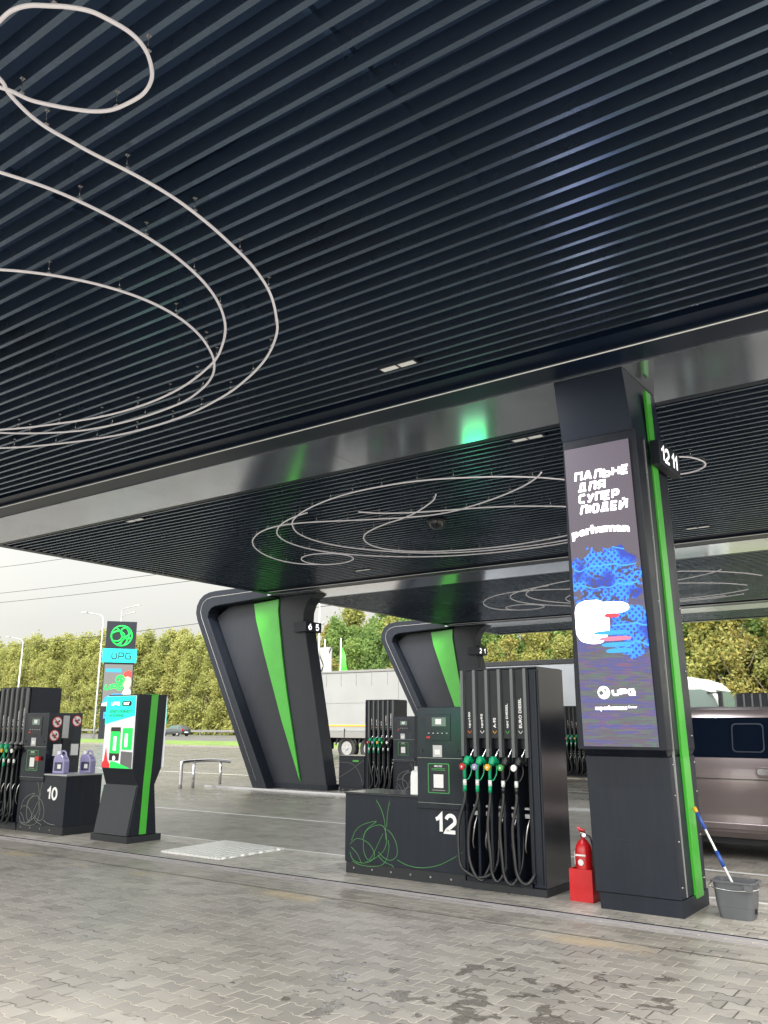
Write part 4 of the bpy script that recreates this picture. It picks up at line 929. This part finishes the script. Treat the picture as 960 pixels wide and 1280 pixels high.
MB().cyl(Lp(.976), Lp(1.03), .018, 12).build('end_cap', 'yellow', r); MB().box(-.02, .16, -.035, -.005, -.04, -.0).build('head', 'rubber', r)

# tubular guard rail at the left end of the second island
r = empty('guard_hoop', (-17.4, 16.1, 0), label='low bent steel guard rail on the wet paving left of the slanted pylon', cat='guard rail')
b = MB(); b.tube(smooth_path([(.0, -.75, .0), (.0, -.75, .56), (.0, -.70, .64), (.0, -.3, .66), (.0, .3, .66), (.0, .80, .62), (.0, .95, .60)], 4), .045, 12); b.build('top_rail', 'chrome', r)
for y in (-.33, .62): MB().tube([(.0, y, 0), (.0, y, .64)], .038, 12).build('post', 'chrome', r)

# ------------------------------------------------------------------ plum van
def wheel(parent, x, y, z, rad, w, sgn=-1):
    q = MB(); pr = [(rad*.62, -w/2), (rad*.95, -w/2), (rad, -w/2+.03), (rad, w/2-.03), (rad*.95, w/2), (rad*.62, w/2)]
    V = []; F = []; seg = 28
    for k in range(seg):
        t = 2*math.pi*k/seg
        for rr_, yy in pr: V.append((rr_*math.cos(t), yy, rr_*math.sin(t)))
    n = len(pr)
    for k in range(seg):
        for i in range(n): F.append((k*n+i, k*n+(i+1) % n, ((k+1) % seg)*n+(i+1) % n, ((k+1) % seg)*n+i))
    q.poly(V, F, True); o = q.build('wheel', 'tyre', parent, loc=(x, y, z))
    s = sgn; d = MB(); d.tube([(0, s*w*.18, 0), (0, s*w*.40, 0)], [rad*.62, rad*.60], 24); d.tube([(0, s*w*.40, 0), (0, s*w*.52, 0)], [rad*.2, rad*.16], 12)
    for k in range(6):
        t = k*math.pi/3; d.tube([(rad*.35*math.cos(t), s*w*.40, rad*.35*math.sin(t)), (rad*.35*math.cos(t), s*w*.46, rad*.35*math.sin(t))], rad*.06, 8)
    d.build('rim', 'rim', o)
    return o
def vehicle_body(parent, stations, name, m_, bevel=0):
    """stations: list of (x, [(y,z)...]) cross sections; lofted and capped"""
    n = len(stations[0][1]); V = [(x, y, z) for x, cs in stations for y, z in cs]; F = []
    for i in range(len(stations)-1):
        for k in range(n): F.append((i*n+k, i*n+(k+1) % n, (i+1)*n+(k+1) % n, (i+1)*n+k))
    F.append(tuple(range(n))[::-1]); F.append(tuple((len(stations)-1)*n+k for k in range(n)))
    b = MB(); b.poly(V, F, True); o = b.build(name, m_, parent)
    md = o.modifiers.new('edge', 'EDGE_SPLIT'); md.split_angle = R(28)
    return o
r = empty('van', (-2.2, 12.35, 0), label='plum coloured van with dark tinted side windows parked right of the column', cat='van')
def cs(zt, w=.95, zb=.26, roofw=.80, belt=1.19):
    k = zt/1.80; bt = min(belt, zt-.02)
    h = [(-w+.06, zb), (-w, zb+.07), (-w-.005, .45), (-w+.012, .50), (-w+.012, .56), (-w, .62), (-w-.022, .85), (-w-.006, 1.08), (-w+.03, bt), (-roofw-.03, max(bt+.005, zt-.13)), (-roofw+.04, zt-.04), (-roofw+.2, zt)]
    return h+[(-y, z) for y, z in h[::-1]]
st = [(-2.42, cs(1.15, .86, .40, .7, 1.05)), (-2.38, cs(1.72, .90, .34, .74)), (-2.2, cs(1.80)), (-1.0, cs(1.83)), (.3, cs(1.82)), (.9, cs(1.76)), (1.4, cs(1.42, .94, .26, .72)), (1.75, cs(1.17, .94, .26, .75, 1.12)), (2.3, cs(1.02, .90, .26, .7, .97)), (2.52, cs(.86, .82, .30, .6, .8)), (2.56, cs(.60, .76, .34, .5, .55))]
vehicle_body(r, st, 'body', 'van_paint')
def side_glass(x0, x1, z0, z1, name, m_, off=0., rad=.05, parent=r):
    w0 = .925; w1 = .825
    P2 = rrect(x0, x1, z0, z1, rad); V = []
    for x, z in P2:
        t = (z-1.17)/(1.70-1.17); y = -(w0+(w1-w0)*t)-.008-off; V.append((x, y, z))
    n = len(V); V += [(x, y+.012, z) for x, y, z in V]
    return MB().poly(V, [tuple(range(n))[::-1], tuple(range(n, 2*n))]+[(i, (i+1) % n, n+(i+1) % n, n+i) for i in range(n)]).build(name, m_, parent)
gb = side_glass(-2.1, 1.02, 1.205, 1.69, 'side_window', 'glass_dark', 0, .06)
side_glass(-1.06, -.08, 1.225, 1.67, 'window_frame', 'glass_dark', .004, .05, gb)
side_glass(-.66, -.28, 1.27, 1.62, 'sliding_pane', 'frame_grey', .008, .05, gb)
side_glass(-.645, -.295, 1.285, 1.605, 'sliding_pane_glass', 'glass_dark', .012, .045, gb)
side_glass(-.02, .95, 1.22, 1.67, 'front_window', 'glass_dark', .004, .05, gb)
hd = MB().prism(rrect(-.40, -.16, .985, 1.105, .045), -.985, -.960, 'y').build('door_handle', 'van_paint', r, bevel=.006)
MB().prism(rrect(-.375, -.195, 1.01, 1.08, .03), -.992, -.986, 'y').build('handle_grip', 'chrome', hd)
MB().box(-.05, -.036, -.975, -.955, .33, 1.18).box(-1.27, -1.256, -.975, -.955, .45, 1.18).build('door_gap', 'black_matte', r)
MB().box(-2.2, -.06, -.972, -.955, .945, .955).build('slide_rail', 'black_matte', r)
MB().box(-1.7, 1.0, -.985, -.95, .36, .44).build('sill_trim', 'van_paint', r, bevel=.01)
MB().box(-2.3, 2.3, -.80, .80, .18, .30).build('underbody', 'black_matte', r)
MB().box(2.50, 2.58, -.5, .5, .42, .62).build('grille', 'black_matte', r)
for s in (-1, 1):
    MB().box(2.38, 2.53, s*.62-.14, s*.62+.14, .66, .80).build('headlight', 'glass_pale', r, bevel=.02)
    MB().box(-2.44, -2.36, s*.82-.05, s*.82+.05, .8, 1.3).build('tail_light', 'red', r, bevel=.01)
    MB().box(.98, 1.12, s*1.02-.1, s*1.02+.1, 1.12, 1.30).build('wing_mirror', 'van_paint', r, bevel=.02)
for x in (-1.58, 1.62):
    MB().prism(circ(x, .35, .40, 24), -.975, -.70, 'y').build('wheel_arch', 'black_matte', r)
    for s in (-1, 1): wheel(r, x, s*.88, .335, .335, .22, s)

# ------------------------------------------------------------------ lorries behind the forecourt
r = empty('lorry_trailer', (-23.5, 33.3, 0), label='long pale grey curtain sided lorry trailer with a yellow stripe behind the nearer slanted pylon', cat='lorry trailer')
MB().box(-6.0, 5.0, -1.27, 1.27, 1.28, 3.95).build('tarpaulin', 'tarp', r, bevel=.02)
b = MB()
for i in range(12): b.box(-5.6+i*.9, -5.575+i*.9, -1.283, -1.271, 3.35, 3.9)
for x in (-3.4, 1.3): b.box(x, x+.03, -1.28, -1.271, 1.35, 3.9)
b.box(-6, 5, -1.279, -1.271, 2.55, 2.565); b.build('tarpaulin_seam', 'alu', r)
MB().box(-6.03, 5.03, -1.30, 1.30, 3.955, 4.06).build('roof_rail', 'alu', r, bevel=.01)
MB().box(-6.02, 5.02, -1.29, -1.272, 1.50, 1.56).build('yellow_stripe', 'yellow', r)
MB().box(-6.02, 5.02, -1.30, 1.30, .98, 1.275).build('side_board', 'alu', r, bevel=.008)
b = MB()
for i in range(9): b.box(-5.5+i*1.25, -5.46+i*1.25, -1.32, -1.301, 1.0, 1.40)
b.build('board_catch', 'black_matte', r)
MB().box(-5.9, 4.9, -.45, .45, .75, .975).build('chassis', 'black_matte', r)
MB().box(-3.9, -2.9, -1.20, -.6, .45, .90).build('tool_box', 'black_matte', r, bevel=.03)
MB().box(-4.0, -3.3, -1.22, -.62, .905, .972).build('side_marker', 'yellow', r)
for x in (-1.7, -.4, .9):
    b = MB(); b.tube([(x+.62*math.cos(R(a)), -1.2, .55+.62*math.sin(R(a))) for a in range(10, 171, 16)], .035, 6); b.build('mudguard', 'black_matte', r)
    for s in (-1, 1): wheel(r, x, s*1.02, .52, .52, .34, s)
for s in (-1, 1): MB().box(-5.0, -4.88, s*.8-.06, s*.8+.06, 0, .75).build('landing_leg', 'black_matte', r)
r = empty('lorry', (-13.1, 33.3, 0), label='lorry with a grey box body and white cab behind the column and the plum van', cat='lorry')
MB().box(-5.0, 1.4, -1.25, 1.25, 1.1, 3.96).build('box_body', 'tarp_grey', r, bevel=.02)
MB().box(-5.03, 1.43, -1.28, 1.28, 3.965, 4.15).build('roof_rail', 'black_matte', r, bevel=.01)
MB().box(-5, 4.6, -.45, .45, .7, 1.05).build('chassis', 'black_matte', r)
cabp = [(1.75, .55), (5.0, .55), (5.08, 1.0), (5.05, 1.75), (4.62, 2.85), (4.35, 3.12), (3.9, 3.28), (3.3, 3.36), (1.75, 3.40)]
MB().prism(cabp, -1.2, 1.2, 'y').build('cab', 'cab_white', r, bevel=.09)
ws = MB().poly([(5.075, -1.06, 1.80), (5.075, 1.06, 1.80), (4.655, 1.0, 2.82), (4.655, -1.0, 2.82)], [(0, 1, 2, 3)]); ws.build('windscreen', 'glass_pale', r)
MB().prism([(3.5, 1.8), (4.93, 1.8), (4.55, 2.74), (4.2, 2.85), (3.5, 2.85)], -1.212, -1.203, 'y').build('side_window', 'glass_pale', r)
MB().tube([(4.4, -1.22, 2.72), (4.9, -1.45, 2.70)], .03, 6).box(4.85, 4.97, -1.58, -1.38, 2.1, 2.75).build('mirror', 'black_matte', r)
for x in (-3.2, 3.6):
    for s in (-1, 1): wheel(r, x, s*1.0, .5, .5, .32, s)

# ------------------------------------------------------------------ roadside: totem, lamps, flags, cables, rail, car
d = Vector((-74.6, 56, 0)); yaw = math.atan2(-d.x, d.y)
r = empty('price_totem', (-74.4, 56.4, 0), yaw, label='tall dark totem with a green ball emblem, a cyan band and the letters UPG', cat='sign')
MB().box(-1.50, 1.50, -.32, .32, 0, 12.0).build('casing', 'anthracite', r, bevel=.03)
emblem(1.03, .075, 'green_glow', r, (.05, -.34, 10.5))
b2 = MB().box(-1.72, 1.68, -.42, .42, 7.75, 9.15).build('lit_band', 'cyan_glow', r)
glyphs('UPG', 1.95, .72, 'anthracite', b2, (.15, -.422, 8.42), FRONT, .16, .4, ext=.01)
s = MB().box(-1.40, 1.40, -.345, -.322, 3.3, 7.55).build('screen', 'grey_glow', r)
flat(rect(-1.25, .3, 6.75, 7.1), 'sky_glow', s, (0, -.346, 0), FRONT, 'picture_field', .004)
emblem(.42, .05, 'green_glow', s, (.25, -.36, 6.0)); glyphs('UPG', 1.8, .62, 'green_glow', s, (-.35, -.350, 5.25), FRONT, .24, .4, shear=.3)
flat(circ(.92, 5.75, .42, 20, .68), 'skin_glow', s, (0, -.352, 0), FRONT, 'picture_person', .004)
flat([(.45, 6.2), (.6, 6.75), (1.0, 6.95), (1.35, 6.8), (1.35, 6.2), (.95, 6.35)], 'red_ring', s, (0, -.357, 0), FRONT, 'picture_person', .004)
flat([(.5, 4.6), (.75, 5.2), (1.1, 5.2), (1.38, 4.8), (1.38, 4.3), (.5, 4.3)], 'paper_glow', s, (0, -.350, 0), FRONT, 'picture_person', .001)
flat([(-1.4, 3.6), (-1.1, 4.25), (-.3, 4.6), (.6, 4.55), (1.3, 4.1), (.8, 3.8), (-.4, 3.9)], 'sky_glow', s, (0, -.357, 0), FRONT, 'picture_field', .004)
flat([(-1.4, 3.35), (-1.4, 3.6), (-.4, 3.9), (.5, 3.8), (.2, 3.35)], 'paper_glow', s, (0, -.352, 0), FRONT, 'picture_field', .004)
a = MB().box(-1.15, -.35, -.345, -.322, 2.1, 2.75).build('arrow_sign', 'sky_glow', r)
flat([(-1.05, 2.42), (-.85, 2.60), (-.85, 2.48), (-.5, 2.48), (-.5, 2.36), (-.85, 2.36), (-.85, 2.24)], 'black_matte', a, (0, -.348, 0), FRONT, 'arrow_mark', .004)

def lamp(x, y, h, arm, label, double=False, rz=0.):
    r = empty('street_lamp', (x, y, 0), rz, label=label, cat='street lamp', group='street lamps along the road')
    MB().tube([(0, 0, 0), (0, 0, 1.5), (0, 0, h-.6)], [.14, .11, .07], 10).build('pole', 'galv', r)
    arms = [(arm, h)] + ([(arm*.75, h-.95)] if double else [])
    for a, hh in arms:
        MB().tube(smooth_path([(0, 0, hh-1.3), (a*.03, 0, hh-.8), (a*.18, 0, hh-.35), (a, 0, hh)], 4), .055, 8).build('arm', 'galv', r)
        MB().prism([(a*.95, -.13), (a*1.28, -.10), (a*1.28, .10), (a*.95, .13)], hh-.02, hh+.1, 'z').build('lamp_head', 'galv', r)
lamp(-91.8, 56.0, 11.4, -2.0, 'grey street lamp standing farthest left above the number 10 pump', rz=.3)
lamp(-77.1, 56.0, 13.2, -2.2, 'tall grey street lamp standing just left of the totem', rz=.3)
lamp(-99.2, 75.0, 17.6, 2.3, 'street lamp with two bent arms rising behind the totem', True, rz=.3)
MBp = empty('mast', (-50.4, 60.0, 0), label='thin grey mast above the trailer roof, right of the nearer slanted pylon', cat='mast')
MB().tube([(0, 0, 0), (0, 0, 8), (0, 0, 14)], [.13, .10, .05], 10).build('pole', 'galv', MBp); MB().tube([(-.1, 0, 10.3), (.6, 0, 10.7)], .06, 6).build('bracket', 'galv', MBp)
for x, c, lb in ((-49.7, 'white_plastic', 'white advertising flag on a pole behind the trailer roof'), (-47.85, 'green', 'bright green advertising flag on a pole behind the trailer roof')):
    r = empty('flag', (x, 60, 0), label=lb, cat='flag', group='tall advertising flags')
    MB().tube([(0, 0, 0), (0, 0, 9.1)], .055, 8).build('pole', 'white_plastic', r)
    n = 10; V = []
    for i in range(n+1):
        z = 8.3-i*.36; w = .08+.95*min(1, i/7)
        V += [(.06, .03*math.sin(i), z), (.06+w, .18*math.sin(i*.9), z)]
    MB().poly(V, [(2*i, 2*i+1, 2*i+3, 2*i+2) for i in range(n)], True).build('banner', c, r)
r = empty('billboard', (-51.4, 62, 0), label='small grey lattice backed board beside the thin mast', cat='board')
MB().box(-.9, .9, -.05, .05, 5.2, 8.6).build('board', 'galv', r); MB().tube([(0, .1, 0), (0, .1, 8.4)], .1, 8).build('post', 'galv', r)
b = MB(); b.tube([(-.9, -.08, 5.2), (.9, -.08, 8.6)], .05, 6); b.tube([(.9, -.08, 5.2), (-.9, -.08, 8.6)], .05, 6); b.build('lattice', 'black_matte', r)
for (p, q, lb) in (((-125, 22.6), (-70, 21.1), 'topmost overhead cable crossing the sky at the left edge'), ((-130, 18.9), (-40, 17.4), 'overhead cable in the middle of the sky left of the pylon'), ((-130, 17.6), (-35, 16.2), 'overhead cable just below the middle one'), ((-130, 11.1), (-40, 12.45), 'lowest overhead cable running behind the totem above the treetops')):
    n = 12; pts = [(p[0]+(q[0]-p[0])*i/n, 60, p[1]+(q[1]-p[1])*i/n-.5*math.sin(math.pi*i/n)) for i in range(n+1)]
    c = Vector(pts[6]); o = MB().tube([tuple(Vector(t)-c) for t in pts], .028, 6).build('overhead_cable', 'black_metal'); o.location = c
    tag(o, lb, 'cable', 'overhead cables')
# crash barrier along the road
r = empty('crash_barrier', (-80, 85, 0), label='long galvanised crash barrier along the far side of the road', cat='crash barrier')
prof = [(0, .45), (-.06, .50), (0, .58), (0, .60), (-.06, .68), (0, .75), (.02, .75), (.02, .45)]
MB().prism([(y, z) for y, z in prof], -130, 130, 'x').build('rail', 'alu', r)
for i in range(65): MB().box(-129+i*4, -128.9+i*4, .03, .13, 0, .72).build('post', 'alu', r)
# car
r = empty('car', (-90.6, 78.6, 0), label='dark hatchback driving on the road behind the kiosk', cat='car')
def ccs(zt, w=.86, zb=.28, rw=.62):
    h = [(-w+.05, zb), (-w, zb+.15), (-w, .6), (-w+.03, min(.88, zt-.03)), (-rw-.05, max(min(.88, zt-.03)+.01, zt-.08)), (-rw+.1, zt)]
    return h+[(-y, z) for y, z in h[::-1]]
vehicle_body(r, [(-2.05, ccs(.62, .7, .35, .5)), (-1.95, ccs(.80)), (-1.2, ccs(.95)), (-.75, ccs(1.15)), (-.1, ccs(1.42)), (.9, ccs(1.45)), (1.6, ccs(1.30)), (1.95, ccs(.95)), (2.05, ccs(.70, .8, .35))], 'body', 'car_paint')
MB().prism([(-.85, .92), (1.55, .92), (1.3, 1.30), (.6, 1.36), (-.15, 1.34)], -.80, -.66, 'y').build('side_window', 'glass_pale', r)
MB().box(1.93, 2.06, -.80, -.52, .72, .95).build('tail_light', 'red', r)
MB().box(2.04, 2.08, -.3, .3, .45, .6).build('number_plate', 'white_plastic', r)
for x in (-1.25, 1.25):
    for s in (-1, 1): wheel(r, x, s*.78, .31, .31, .2, s)

# ------------------------------------------------------------------ trees
def crown_mesh(seed, h, w, nl, leaf):
    rr = random.Random(seed); b = MB(); lobes = []
    for i in range(46):
        t = rr.random(); zz = h*(.12+.86*t); rad = w*.5*(1-.75*max(0, (t-.45))/.55)*(.55+.6*rr.random())
        a = rr.uniform(0, 6.283); q = rr.uniform(0, .75)
        lobes.append((math.cos(a)*rad*q, math.sin(a)*rad*q, zz, w*.13*(1.15-.5*t)*rr.uniform(.5, 1.35)))
    V = []; F = []
    for k in range(nl):
        lx, ly, lz, lr = rr.choice(lobes)
        v = Vector((rr.gauss(0, 1), rr.gauss(0, 1), rr.gauss(0, 1))).normalized()*lr*(rr.random()**.4)*(1.15 if rr.random() < .8 else 1.8)
        c = Vector((lx, ly, lz))+Vector((v.x, v.y, v.z*1.15))
        if c.z < .3: c.z = .3+rr.random()
        s = leaf*rr.uniform(.5, 1.25)
        u = Vector((rr.gauss(0, 1), rr.gauss(0, 1), rr.gauss(0, 1))).normalized(); w_ = u.orthogonal().normalized()
        w_ = (Matrix.Rotation(rr.uniform(0, 6.28), 3, u) @ w_); x_ = u.cross(w_)
        o = len(V); V += [tuple(c+w_*s*.6), tuple(c+x_*s*.38), tuple(c-w_*s*.55), tuple(c-x_*s*.34)]; F.append((o, o+1, o+2, o+3))
    b.poly(V, F); return b
def trunk_mesh(seed, h):
    rr = random.Random(seed+50); b = MB(); b.tube([(0, 0, -.1), (rr.uniform(-.1, .1), 0, h*.4), (rr.uniform(-.3, .3), rr.uniform(-.2, .2), h*.93)], [.2, .14, .03], 7)
    for i in range(9):
        z = h*(.2+.07*i); a = rr.uniform(0, 6.28); l = h*.16*(1.1-.08*i)
        b.tube([(0, 0, z), (math.cos(a)*l*.6, math.sin(a)*l*.6, z+l*.5), (math.cos(a)*l, math.sin(a)*l, z+l*1.2)], [.07, .045, .015], 5)
    return b
kinds = []
spec = [('autumn_tree', 'leaf_autumn', 'olive and yellow autumn tree in the wood along the road', 'olive and yellow trees of the roadside wood'),
        ('green_tree', 'leaf_green', 'still green tree in the roadside wood, right of the nearer slanted pylon', 'still green trees of the roadside wood'),
        ('orange_tree', 'leaf_orange', 'orange and golden tree in the roadside wood', 'orange and golden trees of the roadside wood')]
for si, (nm, lm, lb, gp) in enumerate(spec):
    for v in range(3 if si == 0 else 2):
        H = 13.0
        r = empty(nm, (0, 400, 0), label=lb, cat='tree', group=gp)
        crown_mesh(si*10+v, H, 6.6, 9500, .31).build('crown', lm, r); trunk_mesh(si*10+v, H).build('trunk', 'wood_bark', r)
        kinds.append((si, r))
used = set(); rr = random.Random(3)
def plant(si, x, y, s):
    opt = [k for k in kinds if k[0] == si]; k = rr.choice(opt)[1]
    if k.name in used: o = copy_tree(k)
    else: o = k; used.add(k.name)
    o.location = (x, y, -.05); o.rotation_euler = (0, 0, rr.uniform(0, 6.28)); o.scale = (s*rr.uniform(.9, 1.15), s*rr.uniform(.9, 1.15), s)
# the wood runs along the road; its nearer end lies to the right
for row in range(3):
    x = -190+row*1.6
    while x < 6:
        y = 94+row*4.5+rr.uniform(-1.3, 1.3)
        if x > -75: y -= (x+75)*.14
        az_ = math.degrees(math.atan2(-x, y))
        # height by bearing, as along the photo's treeline
        if az_ > 52: s = 1.22
        elif az_ > 46: s = 1.15
        elif az_ > 38: s = 1.12
        elif az_ > 30: s = 1.25
        elif az_ > 22: s = 1.15
        else: s = 1.4
        s *= (rr.uniform(.94, 1.05) if az_ > 42 else rr.uniform(.86, 1.08))*(1+.07*row)
        p = rr.random()
        if az_ > 44: si = 0 if p < .92 else 2
        elif az_ > 27: si = 1 if p < .62 else (0 if p < .85 else 2)
        elif az_ > 14: si = 0 if p < .5 else (2 if p < .8 else 1)
        else: si = 1 if p < .45 else (2 if p < .8 else 0)
        if row == 0: s *= .82; si = (2 if (rr.random() < .55 and az_ < 42) else si)
        plant(si, x, y, s); x += rr.uniform(2.7, 3.8)
# undergrowth
b = MB(); V = []; F = []; rr = random.Random(9)
for k in range(26000):
    x = rr.uniform(-190, 15); y = 91+rr.uniform(0, 14)
    if x > -75: y -= (x+75)*.14
    c = Vector((x, y, abs(rr.gauss(0, 1.3))+.1)); s = .6*rr.uniform(.5, 1.3)
    u = Vector((rr.gauss(0, 1), rr.gauss(0, 1), rr.gauss(0, 1))).normalized(); w_ = u.orthogonal().normalized(); x_ = u.cross(w_)
    o = len(V); V += [tuple(c+w_*s*.6), tuple(c+x_*s*.4), tuple(c-w_*s*.6), tuple(c-x_*s*.4)]; F.append((o, o+1, o+2, o+3))
b.poly(V, F); tag(b.build('undergrowth', 'leaf_autumn'), 'tangled leafy undergrowth at the foot of the roadside wood', 'undergrowth', kind='stuff')
